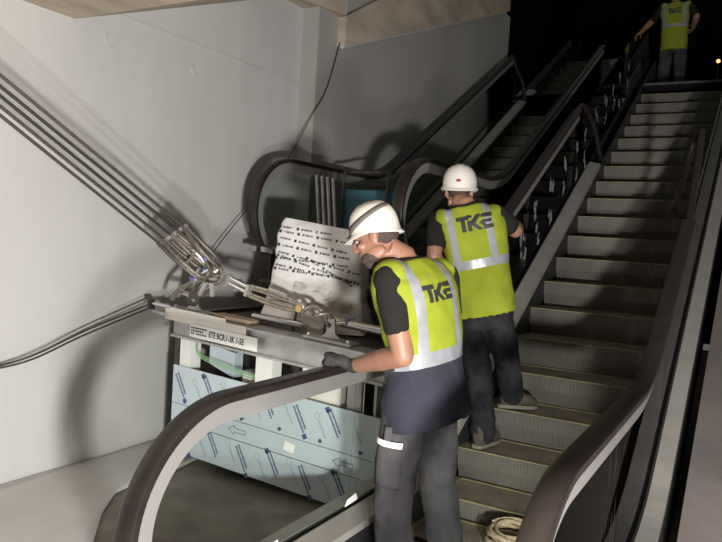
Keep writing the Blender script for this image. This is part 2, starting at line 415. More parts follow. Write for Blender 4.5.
right_x, left_x = -1.043, -2.77
DL = (2.70, 1.20)
esc_r = escalator('escalator', right_x, (0, 0), 'right-hand escalator with dusty steps that two workers in front stand on', 20, -3,
    {-1: 6.95, 1: 5.0},
    {-1: [(0.02, 7.12, 2.99), (0.07, 7.35, 2.86), (0.10, 7.55, 2.66), (0.11, 7.66, 2.53)],
     1: [(-0.01, 5.55, 2.40), (-0.03, 5.72, 2.47), (-0.08, 5.82, 2.40), (-0.13, 5.80, 2.15), (-0.16, 5.62, 1.90)]},
    9.4, [2.93, 4.25, 5.6, 6.95], {-1: 7.6, 1: 11.0}, 0.108, M['glass'], 'escalators')
esc_l = escalator('escalator', left_x, DL, 'left-hand escalator hoisted higher beside the wall with its steel underframe bare', 20, -3,
    {-1: 7.3, 1: 7.5},
    {-1: [(0.03, 7.45, 3.00), (0.10, 7.6, 2.80), (0.14, 7.62, 2.55)], 1: None},
    7.6, [3.3, 4.6, 6.0], {-1: 8.2, 1: 8.2}, 0.10, M['glassn'], 'escalators')
for e in (esc_r, esc_l): del e['group']
# yellow paint only reads on the lowest steps; upper ones are dusted over (same mesh)

# top landing of the right-hand escalator
b = MB(); b.box((right_x, 10.33, 3.83), (1.0, 0.6, 0.03)); b.build('landing_plate', M['dsteel'], esc_r)

# two rows of irregular pale patches on the balustrade glass between the machines
rnd = random.Random(3)
panes = [o for o in esc_r.children if o.name.startswith('glass_panel')]
for row, n0 in ((0, 2.84), (1, 2.60)):
    y = 5.0
    while y < 9.6:
        yc = y + rnd.uniform(-.08, .08); zc = nline(n0 + rnd.uniform(-.05, .05), yc); nn = 13
        b = MB(); c0 = V((right_x-0.615+0.008, yc, zc))
        for blob in range(rnd.choice((2, 2, 3))):
            c = c0 + V((0.002*blob, rnd.uniform(-.05, .05), rnd.uniform(-.055, .055))); vs = [c]; tilt = rnd.uniform(-.6, .6); el = rnd.uniform(.35, .7)
            for i in range(nn):
                a = 2*PI*i/nn; r = 0.062*(0.6+0.6*rnd.random()); u, v_ = el*r*math.cos(a), r*math.sin(a)
                vs.append(c + V((rnd.uniform(-.003, .006), u*math.cos(tilt)-v_*math.sin(tilt), u*math.sin(tilt)+v_*math.cos(tilt))))
            b.add(vs, [(0, i+1, (i+1) % nn+1) for i in range(nn)])
        b.build('pale_patch', M['palepatch'], esc_r)
        y += 0.40
# stickers at the glass foot
b = MB()
b.hexa([(-1.650, 2.20, .262), (-1.646, 2.33, .262), (-1.646, 2.33, .285), (-1.650, 2.20, .275)], [(-1.648, 2.20, .262), (-1.644, 2.33, .262), (-1.644, 2.33, .287), (-1.648, 2.20, .277)])
b.build('sticker', M['label'], esc_r); b = MB()
b.hexa([(-1.650, 2.88, .252), (-1.650, 3.0, .256), (-1.650, 2.98, .292), (-1.650, 2.9, .282)], [(-1.648, 2.88, .252), (-1.648, 3.0, .256), (-1.648, 2.98, .292), (-1.648, 2.9, .282)])
b.build('sticker', M['label'], esc_r)

# ---- bare end of the left escalator's truss
def tz(x, z): return z + 0.91 - 0.053*(x+2.65)         # the frame hangs a little lower on its right
XL, XR, YT = -3.43, -1.79, 3.50
def tbox(b, x0, x1, y0, y1, za, zb, mi=0):
    b.hexa([(x0, y0, tz(x0, za)), (x1, y0, tz(x1, za)), (x1, y1, tz(x1, za)), (x0, y1, tz(x0, za))],
           [(x0, y0, tz(x0, zb)), (x1, y0, tz(x1, zb)), (x1, y1, tz(x1, zb)), (x0, y1, tz(x0, zb))], mi)
b = MB()
tbox(b, XL, XR, YT, YT+0.012, -0.125, 0.025)           # web
tbox(b, XL, XR, YT-0.03, YT+0.14, 0.013, 0.027)        # top flange
tbox(b, XL, XR, YT-0.03, YT+0.10, -0.140, -0.125)
beam = b.build('end_beam', M['steel'], esc_l)
b = MB(); tbox(b, XL-0.05, -2.95, YT-0.036, YT-0.031, -0.03, 0.055); tbox(b, -2.95, -2.78, YT-0.036, YT-0.031, -0.045, 0.03)
b.build('pale_board', M['board'], beam)
b = MB(); tbox(b, -3.24, -2.68, YT-0.046, YT-0.040, -0.108, -0.022)
rl = random.Random(11)
for r in range(3):
    for i in range(9):
        if rl.random() < .85: tbox(b, -3.228+i*0.0155, -3.228+i*0.0155+0.010, YT-0.048, YT-0.0455, -0.088+r*0.019, -0.077+r*0.019, 1)
lab = b.build('beam_label', [M['label'], M['ink']], beam)
def text_mesh(name, txt, size, origin, xdir, ydir, m, parent, sx=1.0):
    cu = bpy.data.curves.new(name, 'FONT'); cu.body = txt; cu.size = size; cu.resolution_u = 2; cu.offset = size*0.03
    to = bpy.data.objects.new(name, cu); COL.objects.link(to); bpy.context.view_layer.update()
    me = bpy.data.meshes.new_from_object(to.evaluated_get(bpy.context.evaluated_depsgraph_get())); bpy.data.objects.remove(to)
    X, Y = V(xdir).normalized(), V(ydir).normalized(); O = V(origin)
    for v in me.vertices: v.co = O + X*v.co.x*sx + Y*v.co.y + X.cross(Y)*v.co.z
    me.materials.clear(); me.materials.append(m)
    o = bpy.data.objects.new(name, me); COL.objects.link(o); attach(o, parent); return o
tdir = V((1, 0, -0.053))
text_mesh('lettering', 'ETE BCR:1-3K 1-5E', 0.055, (-3.075, YT-0.0475, tz(-3.075, -0.085)), tdir, (0.053, 0, 1), M['ink'], lab, 0.66)
# posts, lower chord, side frames
for x0, x1, za, zb, m in ((XL+0.05, XL+0.145, -0.915, -0.14, 'white'), (XL, XL+0.035, -0.915, 0.0, 'dsteel'), (-2.73, -2.60, -0.915, -0.14, 'white'), (XR-0.14, XR-0.06, -0.915, -0.14, 'steel')):
    b = MB(); tbox(b, x0, x1, YT+0.02, YT+0.12, za, zb); b.build('frame_post', M[m], esc_l)
for x in (XL+0.03, XR-0.03):
    b = MB(); b.box((x, 4.87, tz(x, -0.90)), (0.08, 2.6, 0.08)); b.build('lower_chord', M['dsteel'], esc_l)
    b = MB(); b.box((x, 4.90, tz(x, -0.03)), (0.07, 2.6, 0.10)); b.build('upper_chord', M['dsteel'], esc_l)
    for k in range(3):
        b = MB(); b.tube([(x, 3.6+k*0.85, tz(x, -0.9)), (x, 4.3+k*0.85, tz(x, -0.06))], 0.03, 6); b.build('brace', M['dsteel'], esc_l)
b = MB(); tbox(b, XL+0.05, XR-0.05, YT+0.9, YT+0.93, -0.93, -0.1); b.build('bulkhead', M['dsteel'], esc_l)
b = MB(); tbox(b, XL+0.05, XR-0.05, YT+0.10, YT+2.2, -0.96, -0.93); b.build('bottom_plate', M['dsteel'], esc_l)
# white equipment boxes inside the frame
for x0, x1, y0, y1, za, zb, m in ((-2.60, -2.42, 3.72, 3.9, -0.6, -0.20, 'dsteel'), (-2.40, -2.12, 3.56, 3.85, -0.62, -0.12, 'board'), (-2.06, -1.96, 3.54, 3.7, -0.6, -0.16, 'steel'),
                          (-2.94, -2.74, 3.65, 3.8, -0.6, -0.30, 'board'), (-1.94, -1.86, 3.52, 3.7, -0.6, -0.14, 'white')):
    b = MB(); tbox(b, x0, x1, y0, y1, za, zb); b.build('equipment_box', M[m], esc_l, bevel=0.006)
b = MB(); tbox(b, -3.24, -2.96, 3.72, 3.76, -0.6, -0.16); b.build('access_panel', M['skirt'], esc_l)
b = MB(); b.hexa([(-3.2, 3.7, tz(-3.2, -.30)), (-2.98, 3.7, tz(-2.98, -.36)), (-2.98, 3.615, tz(-2.98, -.36)), (-3.2, 3.615, tz(-3.2, -.30))],
                 [(-3.2, 3.7, tz(-3.2, -.17)), (-2.98, 3.7, tz(-2.98, -.19)), (-2.98, 3.615, tz(-2.98, -.19)), (-3.2, 3.615, tz(-3.2, -.17))])
b.build('cover_plate', M['film'], esc_l)
b = MB()
for k in range(3):
    b.tube(smoothpath([(-3.26, 3.56, tz(-3.2, -.14)), (-3.21, 3.53, tz(-3.2, -.225-.012*k)), (-2.92, 3.53, tz(-2.9, -.262-.012*k)), (-2.64, 3.525, tz(-2.6, -.285-.012*k)), (-2.42, 3.53, tz(-2.4, -.325-.012*k))], 5), 0.0035, 6)
b.build('green_cable', M['green'], esc_l)
b = MB()
for k in range(4):
    b.tube(smoothpath([(-2.62+.03*k, 3.53, tz(-2.5, -.36)), (-2.48, 3.51, tz(-2.5, -.30+.02*k)), (-2.42+.02*k, 3.52, tz(-2.4, -.20-.03*k)), (-2.40, 3.54, tz(-2.4, -.36)), (-2.25, 3.53, tz(-2.3, -.40))], 5), 0.005, 6)
b.build('yellow_wire', M['ywire'], esc_l)
# film-covered end sheets with their blue print
sheets = [(-0.01, -0.255, -0.36), (-0.525-0.005, -0.0, 0)]
bounds = [(-0.332, -0.588), (-0.592, -0.712), (-0.717, -0.918)]
rot = V((1, 0, -0.053)).normalized(); upv = V((0.053, 0, 1)).normalized()
for k, (zt, zb) in enumerate(bounds):
    b = MB(); tbox(b, XL+0.02, XR, YT-0.004, YT+0.002, zb, zt)
    p = MB(); pl = MB(); yy = YT-0.0055
    def dash(mb, c, ang, L, H):
        a = math.radians(ang); X = rot*math.cos(a)+upv*math.sin(a); Y = upv*math.cos(a)-rot*math.sin(a)
        mb.add([c-X*L/2-Y*H/2, c+X*L/2-Y*H/2, c+X*L/2+Y*H/2, c-X*L/2+Y*H/2], [(0, 1, 2, 3)])
    def P(x, z): return V((x, yy, tz(x, z)))
    h = zt-zb
    if k in (0, 2):
        xs = -3.34 if k == 0 else -3.28
        i = 0
        while xs < XR-0.08:
            zc = (zt+zb)/2 + (0.02 if i % 2 else -0.01)
            # two slanted lines of small letters with a filled mark, then a pale round logo with a word
            for ln in range(2):
                o0 = P(xs+0.020*ln, zc+0.013*ln); a = math.radians(-58); X = rot*math.cos(a)+upv*math.sin(a)
                for q_ in range(12):
                    if ln == 0 or q_ < 11: dash(p, o0 + X*(-0.085+0.0145*q_), -58, 0.0118, 0.0115 if q_ % 3 else 0.014)
            dash(p, P(xs+0.047 - (0.09 if i % 2 else 0), zc-0.09 + (0.17 if i % 2 else 0)), -58, 0.032, 0.032)
            c = P(xs+0.13, zc+0.055)
            ring = [c + (rot*math.cos(t)+upv*math.sin(t))*0.022 for t in (2*PI*j/16 for j in range(16))]
            ring2 = [c + (rot*math.cos(t)+upv*math.sin(t))*0.0165 for t in (2*PI*j/16 for j in range(16))]
            pl.add(ring+ring2, [(j, (j+1) % 16, 16+(j+1) % 16, 16+j) for j in range(16)])
            a = math.radians(-58); X = rot*math.cos(a)+upv*math.sin(a)
            for q_ in range(7): dash(pl, c + X*(0.036+0.016*q_), -58, 0.012, 0.016)
            xs += 0.245; i += 1
    else:
        for xs in (-2.86, -2.06):
            c = P(xs, (zt+zb)/2)
            dash(p, c+rot*0.05+upv*0.012, 0, 0.09, 0.004); dash(p, c+rot*0.05-upv*0.012, 0, 0.09, 0.004); dash(p, c+rot*0.095, 90, 0.026, 0.004)
            dash(p, c-rot*0.02+upv*0.016, 32, 0.062, 0.004); dash(p, c-rot*0.02-upv*0.016, -32, 0.062, 0.004)
            dash(p, c+rot*0.006+upv*0.022, 90, 0.02, 0.004); dash(p, c+rot*0.006-upv*0.022, 90, 0.02, 0.004)
    if p.v: b.add(p.v, p.f, 1)
    if pl.v: b.add(pl.v, pl.f, 2)
    sh_o = b.build('end_sheet', [M['film'], M['print'], M['printl']], esc_l)
    if k == 0:
        p = MB()
        for xs in (-2.80, -2.50, -2.20, -1.92):
            p = MB(); p.tube([(xs, yy-0.004, tz(xs, zb+.03)), (xs, yy+0.001, tz(xs, zb+.03))], 0.012, 12); p.build('rivet', M['print'], sh_o)
    if k == 1:
        p = MB(); c = P(-2.42, (zt+zb)/2); p.box(c+V((0, -.002, 0)), (0.075, 0.002, 0.055), rotxyz(0, 0.2, 0)); p.build('paper_tag', M['label'], sh_o)
# side sheet closing the frame's right flank near the end
b = MB(); b.hexa([(XR-0.004, YT, tz(XR, -.9)), (XR+0.004, YT, tz(XR, -.9)), (XR+0.004, YT+1.2, tz(XR, -.9)), (XR-0.004, YT+1.2, tz(XR, -.9))],
                 [(XR-0.004, YT, tz(XR, -.32)), (XR+0.004, YT, tz(XR, -.32)), (XR+0.004, YT+1.2, tz(XR, -.32)), (XR-0.004, YT+1.2, tz(XR, -.32))])
b.build('side_sheet', M['film'], esc_l)
# ------------------------------------------------------------------ on and around the bare truss end
def ztop(x): return tz(x, 0.027)
# deck plates lying in the frame behind the end beam
b = MB(); tbox(b, XL+0.1, XR-0.05, 3.70, 4.42, -0.03, 0.0); b.build('deck_plate', M['dsteel'], esc_l)
b = MB(); b.tube([(-2.3, 3.66, 1.035), (-1.82, 3.68, 1.0)], 0.028, 10); b.tube([(-2.9, 3.68, .99), (-2.5, 3.68, .97)], 0.02, 8); b.build('shaft', M['chrome'], esc_l, smooth=True)

def bracket(x, lab, rot_z=0.0):
    t = thing('lifting_bracket', (x, 3.58, ztop(x)), lab, 'bracket', 'lifting brackets')
    b = MB(); tbox(b, x-0.17, x+0.17, 3.52, 3.64, 0.028, 0.046); b.build('base_plate', M['steel'], t, bevel=0.004)
    b = MB(); z0 = ztop(x)+0.019
    prof = [(-0.075, 0), (-0.035, 0.03), (-0.024, 0.12), (0.024, 0.12), (0.035, 0.03), (0.075, 0)]
    b.loft([[(x+u, 3.572, z0+v) for u, v in prof], [(x+u, 3.590, z0+v) for u, v in prof]]); b.build('lug', M['steel'], t, bevel=0.003)
    for dx in (-0.14, 0.14):
        b = MB(); b.tube([(x+dx, 3.555, tz(x+dx, 0.044)), (x+dx, 3.555, tz(x+dx, 0.062))], 0.014, 6); b.build('bolt', M['chrome'], t)
    return t
br_r = bracket(-2.22, 'steel lifting bracket bolted on the end beam beside the blue bolt, holding the twisted chain')
br_l = bracket(-3.33, 'steel lifting bracket at the far left end of the end beam under the rope bundle')
for o in (br_r, br_l): del o['group']
b = MB(); b.tube([(-2.22, 3.60, 1.02), (-2.16, 3.66, 1.03)], 0.018, 10); b.build('pin', M['chrome'], br_r, smooth=True)
b = MB(); b.tube([(-2.165, 3.65, 1.028), (-2.12, 3.69, 1.04)], 0.024, 8); b.build('blue_bolt', M['bluebolt'], br_r, smooth=True)['label'] = 'blue bolt head'

# hoisting ropes and the clamped bundle where they end
hb = thing('hoist_rope_bundle', (-2.95, 3.1, 1.4), 'bundle of five steel hoisting ropes clamped together above the left bracket', 'hoist rope')
starts = [V((-2.93, 3.04, 1.55)), V((-2.97, 3.04, 1.52)), V((-3.02, 3.04, 1.49)), V((-3.08, 3.04, 1.467)), V((-3.12, 3.04, 1.44))]
lefts = [V((-2.85, 1.85, 2.13)), V((-2.85, 1.85, 2.085)), V((-2.85, 1.85, 2.045)), V((-2.845, 1.85, 2.0)), V((-2.84, 1.85, 1.96))]
J = V((-2.84, 3.20, 1.28))
for k, (s_, l_) in enumerate(zip(starts, lefts)):
    d = (l_-s_); tt = (2.80-s_.z)/d.z
    b = MB(); b.tube([s_ + d*(0.0), s_ + d*0.5, s_ + d*tt], 0.0085, 8)
    b.build('wire_rope', M['cablek'] if k in (1, 2) else M['ropew'], hb, smooth=True)
ax = (J - starts[2]).normalized(); sidev = ax.cross(V((0.35, -0.9, 0.2))).normalized(); outv = ax.cross(sidev)
rr = random.Random(5)
# each rope turns back on itself in a long loop below the clamp bar
for k, s_ in enumerate(starts):
    for g in range(4):
        o1 = outv*(-.055+.035*g) + sidev*rr.uniform(-.02, .02)
        e = s_ + ax*(0.24+0.06*rr.random()) + (starts[2]-s_)*.30 + o1
        mid = s_ + ax*0.13 + o1*1.3 + sidev*rr.uniform(-.022, .022)
        b = MB(); b.tube(smoothpath([s_ - ax*0.015 + o1*.4, mid, e, J + V((rr.uniform(-.07, .05), rr.uniform(-.05, .02), rr.uniform(-.02, .06)))], 5), 0.012, 7)
        b.build('rope_loop', M[('ropem', 'ropew', 'wire')[(g+k) % 3]], hb, smooth=True)
b = MB(); b.tube([starts[0]+V((.025, -.012, .012)), starts[4]-V((.025, .0, .012))], 0.014, 8); b.build('clamp_bar', M['steel'], hb, smooth=True)
for k, (p, r_, m) in enumerate([(starts[2]+ax*0.16, 0.075, 'wire'), (starts[2]+ax*0.30, 0.06, 'wire')]):
    b = MB(); ring = [p + sidev*math.cos(a)*r_ + outv*math.sin(a)*r_*0.7 for a in (2*PI*j/18 for j in range(18))]
    b.tube(ring, 0.009, 6, closed=True); b.build('wrap', M[m], hb, smooth=True)
for p in (starts[1]+ax*0.2+outv*-.06, J+V((-.03, -.05, 0.03)), J+V((-.13, -.045, -.03))):
    b = MB(); b.tube([p, p+V((0.024, -0.016, -.01))], 0.014, 8); b.build('rope_clip', M['bluebolt'] if p is not J else M['steel'], hb, smooth=True)
for k in range(6):
    p = starts[2] + ax*(0.10+0.045*k) + sidev*rr.uniform(-.06, .06) - outv*0.05; q2 = p + V((rr.uniform(-.05, .05), -.02, rr.uniform(-.06, .03)))
    b = MB(); b.tube([p, q2], 0.008, 6); b.build('clip_bolt', M['steel'], hb, smooth=True)
# big link and shackle that gather both legs
b = MB(); b.tube([J + V((0.075*math.cos(a), 0.0, 0.055*math.sin(a))) for a in (2*PI*j/20 for j in range(20))], 0.017, 8, closed=True); b.build('gathering_link', M['wire'], hb, smooth=True)
for sx in (-1, 1):
    b = MB(); b.tube([J+V((sx*.02, -.03, -.05)), J+V((sx*.05-.02, -.03, -.13))], 0.014, 8); b.build('link', M['steel'], hb, smooth=True)

# left leg: hooks down to the left bracket
tl = thing('shackle_set', (-3.3, 3.56, 1.06), 'curved hooks and shackles joining the rope bundle to the left bracket', 'shackle')
L0 = V((-3.33, 3.565, 1.06))
b = MB(); b.tube(smoothpath([J+V((-.02, 0, .0)), V((-2.98, 3.26, 1.245)), V((-3.10, 3.30, 1.205)), V((-3.28, 3.37, 1.135)), V((-3.38, 3.42, 1.07))], 6), 0.016, 8); b.build('hook', M['wire'], tl, smooth=True)
b = MB(); b.tube([V((-3.07, 3.285, 1.222)), V((-2.97, 3.265, 1.25))], 0.021, 10); b.build('ferrule', M['chrome'], tl, smooth=True)
b = MB(); b.tube([V((-3.27, 3.40, 1.125)), V((-3.18, 3.38, 1.115))], 0.018, 10); b.build('ferrule', M['chrome'], tl, smooth=True)
for dx, e in ((0.0, V((-2.95, 3.28, 1.21))), (0.03, V((-2.88, 3.27, 1.19))), (-0.03, V((-2.97, 3.26, 1.25)))):
    b = MB(); b.tube([L0+V((dx, -.01, .02)), e], 0.015, 8); b.build('shackle_arm', M['wire'], tl, smooth=True)
b = MB(); b.tube([L0 + V((0.045*math.cos(a), 0.03*math.sin(a)*0, 0.05*math.sin(a)+.02)) for a in (2*PI*j/18 for j in range(18))], 0.015, 8, closed=True); b.build('bow', M['dsteel'], tl, smooth=True)

# right leg: turnbuckle, thimble, pin and twisted chain to the right bracket
tr = thing('turnbuckle_sling', (-2.65, 3.35, 1.2), 'turnbuckle and wire rope sling with brass pin stretched along the end beam', 'turnbuckle')
P1 = V((-2.76, 3.25, 1.25)); P2 = V((-2.66, 3.32, 1.195)); PIN = V((-2.395, 3.50, 1.105))
for dz in (0.018, -0.018):
    b = MB(); b.tube([P1+V((0, 0, dz)), P2+V((0, 0, dz))], 0.014, 10); b.build('turnbuckle_rod', M['chrome'], tr, smooth=True)
for p in (P1, P2, P2+V((-.08, 0, .025))):
    b = MB(); b.box(p, (0.022, 0.05, 0.075), rotxyz(0, 0.29, 0)); b.build('turnbuckle_end', M['steel'], tr, bevel=0.004)
b = MB(); b.tube([J, P1], 0.016, 8); b.build('eye_end', M['wire'], tr, smooth=True)
for dz, th in ((0.030, 0.010), (0.014, 0.008), (-0.032, 0.010), (-0.016, 0.008)):
    b = MB(); b.tube(smoothpath([P2+V((0, 0, dz)), P2.lerp(PIN, .35)+V((0, 0, dz*1.25)), P2.lerp(PIN, .75)+V((0, 0, dz*1.1)), PIN+V((0, .01, dz*.5))], 5), th, 8)
    b.build('sling_strand', M['wire'], tr, smooth=True)
b = MB(); b.ball(PIN+V((0, 0, 0)), (.036, .02, .036)); b.build('thimble', M['steel'], tr, smooth=True)
b = MB(); b.tube([PIN+V((0, -.03, 0)), PIN+V((0, .02, 0))], 0.023, 12); b.build('brass_pin', M['brass'], tr, smooth=True)['label'] = 'brass pin'
LR = V((-2.225, 3.58, 1.035))
for ph in (0, PI):
    pts = []
    for i in range(19):
        t = i/18; c = PIN.lerp(LR, t); a = ph + t*2.2*PI
        pts.append(c + V((0, 0.028*math.sin(a), 0.028*math.cos(a)+0.02*math.sin(PI*t))))
    b = MB(); b.tube(pts, 0.013, 8); b.build('twisted_link', M['wire'], tr, smooth=True)

# two black cables tied back to the wall, with their turnbuckle on the beam end
bc = thing('guy_cable', (-3.65, 3.45, 1.02), 'pair of thin black cables running from the beam end down to the left wall', 'cable')
for dz in (0, -0.028):
    b = MB(); b.tube(smoothpath([(-3.60, 3.46, 1.02+dz), (-3.70, 3.0, .855+dz*.9), (-3.75, 2.70, .735+dz*.8), (-3.80, 2.52, .685+dz*.6), (-3.84, 2.30, .665+dz*.4), (-3.865, 1.9, .64)], 6), 0.0065, 7); b.build('cable', M['cablek'], bc, smooth=True)
b = MB(); b.box((-3.61, 3.46, 1.01), (0.03, 0.04, 0.065)); b.build('clamp', M['black'], bc)
b = MB(); b.tube([(-3.59, 3.46, 1.015), (-3.44, 3.47, 1.005)], 0.014, 10); b.build('ferrule', M['chrome'], bc, smooth=True)
b = MB(); b.tube([(-3.57, 3.44, .965), (-3.45, 3.44, .955)], 0.012, 8); b.build('ferrule', M['steel'], bc, smooth=True)
# thin wire hanging from the ceiling corner down behind the ropes
b = MB(); b.tube(smoothpath([(-3.64, 5.72, 3.40), (-3.64, 5.54, 2.93), (-3.66, 5.35, 2.65), (-3.79, 5.21, 2.25), (-3.78, 4.87, 1.95), (-3.74, 4.51, 1.66), (-3.70, 4.18, 1.39), (-3.66, 3.95, 1.15), (-3.64, 3.85, .2), (-3.64, 3.85, -.07)], 6), 0.0045, 6)
tag(b.build('hanging_wire', M['cablek'], smooth=True), 'thin black wire hanging from the ceiling corner past the wall step', 'wire')

# plank and cardboard on the beam
b = MB(); pts = []
for j in range(9):
    a = -PI/2 + PI*j/8; pts.append((-2.84+0.03*math.cos(a), 3.60+0.055*math.sin(a)))
pts += [(-3.13, 3.655), (-3.13, 3.545)]
b.loft([[(x, y, ztop(x)+0.001) for x, y in pts], [(x, y, ztop(x)+0.030) for x, y in pts]])
tag(b.build('plank', M['wood'], bevel=0.004), 'short wooden plank with a rounded end lying on the end beam', 'plank')

def rbox_rings(w, d, hs, fn):
    """rounded-rectangle rings of a soft box; fn(point, i) bends it"""
    rings = []
    for i, (z, sw, sd, r) in enumerate(hs):
        ring = []; W, D = w*sw/2, d*sd/2
        for cx, cy, a0 in ((W-r, D-r, 0), (-W+r, D-r, PI/2), (-W+r, -D+r, PI), (W-r, -D+r, 1.5*PI)):
            for k in range(5):
                a = a0+PI/2*k/4; ring.append((cx+r*math.cos(a), cy+r*math.sin(a)))
        # resample edges
        full = []
        for p, q_ in zip(ring, ring[1:]+ring[:1]):
            L = math.hypot(q_[0]-p[0], q_[1]-p[1]); n = 14 if L > 0.08 else 1
            for k in range(n): full.append((p[0]+(q_[0]-p[0])*k/n, p[1]+(q_[1]-p[1])*k/n))
        rings.append([V(fn(V((x, y, z)), i)) for x, y in full])
    return rings
bx0 = V((-2.62, 4.07, ztop(-2.56)-0.027)); RZ = Matrix.Rotation(0.38, 3, 'Z')
H = 0.72
hs = []
for i in range(27):
    t = i/26; z = H*t
    wd = 1.12 - 0.16*min(1, t/0.55)
    dp = 1.06 - 0.12*t
    if t > .94: wd *= 1-(t-.94)*1.1; dp *= 1-(t-.94)*1.6
    hs.append((z, wd, dp, 0.03+0.02*(t > .9)))
def bend(p, i):
    t = p.z/H
    nz = noise.noise(p*6)*0.026 + noise.noise(p*15)*0.014 + abs(noise.noise(p*11+V((3, 1, 2))))*0.016
    nrm = V((p.x/0.35, p.y/0.2, 0)); nrm = nrm.normalized() if nrm.length > 0 else nrm
    p = p + nrm*nz
    tilt = -0.13*p.x*min(1, t*1.6) * 1.0
    p = V((p.x*(1.12-.12*t if p.x < 0 else 1) + 0.0*t, p.y, p.z + tilt))
    return bx0 + RZ @ p
b = MB(); b.loft(rbox_rings(0.60, 0.36, hs, bend))
wb = thing('wrapped_box', bx0, 'tall white paper-wrapped box bound with printed tape standing on the left truss', 'box')
wrap_b = b
bvh = BVHTree.FromPolygons([V(p) for p in b.v], b.f)
fdir = RZ @ V((0, 1, 0)); xdir = RZ @ V((1, 0, 0))
def on_box(u, v, off=0.0015):
    o_ = bx0 + xdir*u + V((0, 0, v)) - fdir*1.0
    loc, nrm, idx, dist = bvh.ray_cast(o_, fdir, 2.0)
    return (loc - fdir*off) if loc else None
def strip(mb, u0, v0, u1, v1, h, n=4):
    d = V((u1-u0, v1-v0)); L = d.length
    if L == 0: return
    px, py = -d.y/L*h/2, d.x/L*h/2; low, up_ = [], []
    for k in range(n+1):
        t = k/n; u, v = u0+d.x*t, v0+d.y*t
        a, c = on_box(u-px, v-py), on_box(u+px, v+py)
        if a is None or c is None: return
        low.append(a); up_.append(c)
    m = n+1
    mb.add(low+up_, [(k, k+1, m+k+1, m+k) for k in range(n)])
tapes = [(-.31, .695, .1, .655), (-.32, .515, .29, .33), (-.31, .665, .24, .60), (-.31, .625, .27, .525), (-.31, .575, .28, .49), (-.33, .535, .29, .40), (-.32, .485, .29, .445), (-.34, .445, .29, .345), (-.34, .415, .10, .375), (-.1, .50, .29, .295)]
for (u0, v0, u1, v1) in tapes:
    tb = MB()
    dx = u1-u0; L = math.hypot(u1-u0, v1-v0); s_ = rr.uniform(0, .04)
    while s_ < L-0.07:
        f = lambda a: (u0+(u1-u0)*a/L, v0+(v1-v0)*a/L)
        a, c = f(s_), f(s_+0.018); strip(tb, *a, *c, 0.019, 2)
        q_ = s_+0.034
        for w_ in (0.011, 0.006, 0.012, 0.008, 0.006, 0.010):
            if q_+w_ > L: break
            a, c = f(q_), f(q_+w_); strip(tb, *a, *c, 0.014*rr.uniform(.7, 1.1), 1); q_ += w_+0.0035
        s_ = q_+0.022
    if tb.v: wrap_b.add(tb.v, tb.f, 1)
# grease smears on the lower half
for (u, v, ru, rv) in ((-.12, .30, .065, .04), (.05, .285, .09, .045), (.20, .17, .055, .06), (-.22, .18, .05, .03), (.10, .22, .05, .035)):
    tb = MB(); n = 16; c = on_box(u, v, .001); vs = [c]; ok = c is not None
    for i in range(n):
        a = 2*PI*i/n; k = rr.uniform(.55, 1.1); p = on_box(u+ru*k*math.cos(a), v+rv*k*math.sin(a), .001)
        if p is None: ok = False; break
        vs.append(p)
    if ok:
        tb.add(vs, [(0, i+1, (i+1) % n+1) for i in range(n)]); wrap_b.add(tb.v, tb.f, 2)
wrap_b.build('paper_wrap', [M['paper'], M['ink'], M['dirt']], wb, smooth=True)
# low cardboard carton in front of it and a black case to its right
t = thing('cardboard_carton', (-2.62, 3.74, ztop(-2.62)), 'low grey cardboard carton on the truss in front of the wrapped box', 'carton')
b = MB(); z0 = ztop(-2.62)-.026
b.hexa([(-2.90, 3.70, z0), (-2.36, 3.70, z0-.02), (-2.36, 3.765, z0-.02), (-2.90, 3.765, z0)], [(-2.84, 3.74, z0+.20), (-2.37, 3.74, z0+.16), (-2.37, 3.765, z0+.16), (-2.84, 3.765, z0+.20)])
b.build('carton_body', M['greycard'], t, bevel=.004)
b = MB(); b.hexa([(-2.60, 3.697, z0-.01), (-2.585, 3.697, z0-.01), (-2.585, 3.70, z0-.01), (-2.60, 3.70, z0-.01)], [(-2.59, 3.734, z0+.178), (-2.575, 3.734, z0+.177), (-2.575, 3.738, z0+.177), (-2.59, 3.738, z0+.178)])
b.build('carton_seam', M['skirt'], t)
t = thing('tool_case', (-2.04, 4.12, .9), 'small black case with a pale label behind the first worker’s shoulder', 'case')
b = MB(); b.box((-2.04, 4.12, 1.075), (0.18, 0.22, 0.38), rotxyz(0, 0, .2)); b.build('case_body', M['black'], t, bevel=.02)
b = MB(); b.box((-2.085, 3.995, 1.10), (0.05, 0.004, 0.08), rotxyz(0, 0, .2)); b.build('case_label', M['label'], t)

# blue crate cart and leaning profiles on the left machine's landing
t = thing('tool_cart', (-2.86, 5.2, 1.21), 'blue plastic tool cart with a dark frame on the raised landing', 'cart')
b = MB(); b.box((-2.86, 5.2, 1.64), (0.46, 0.36, 0.62)); b.build('cart_bin', M['blue'], t, bevel=.02)
for x in (-3.07, -2.65):
    b = MB(); b.tube(smoothpath([(x, 5.0, 1.27), (x, 5.0, 1.9), (x, 5.02, 2.08), (x, 5.1, 2.1)], 5), 0.013, 8); b.build('cart_post', M['dsteel'], t, smooth=True)
b = MB(); b.tube([(-3.07, 5.1, 2.1), (-2.65, 5.1, 2.1)], .013, 8); b.build('cart_handle', M['dsteel'], t)
for x in (-3.03, -2.69):
    for y in (5.06, 5.34):
        b = MB(); b.tube([(x-.015, y, 1.26), (x+.015, y, 1.26)], .05, 14); b.build('cart_wheel', M['black'], t, smooth=True)
b = MB(); b.box((-2.86, 5.2, 1.318), (0.46, 0.36, 0.02)); b.build('cart_floor', M['dsteel'], t)
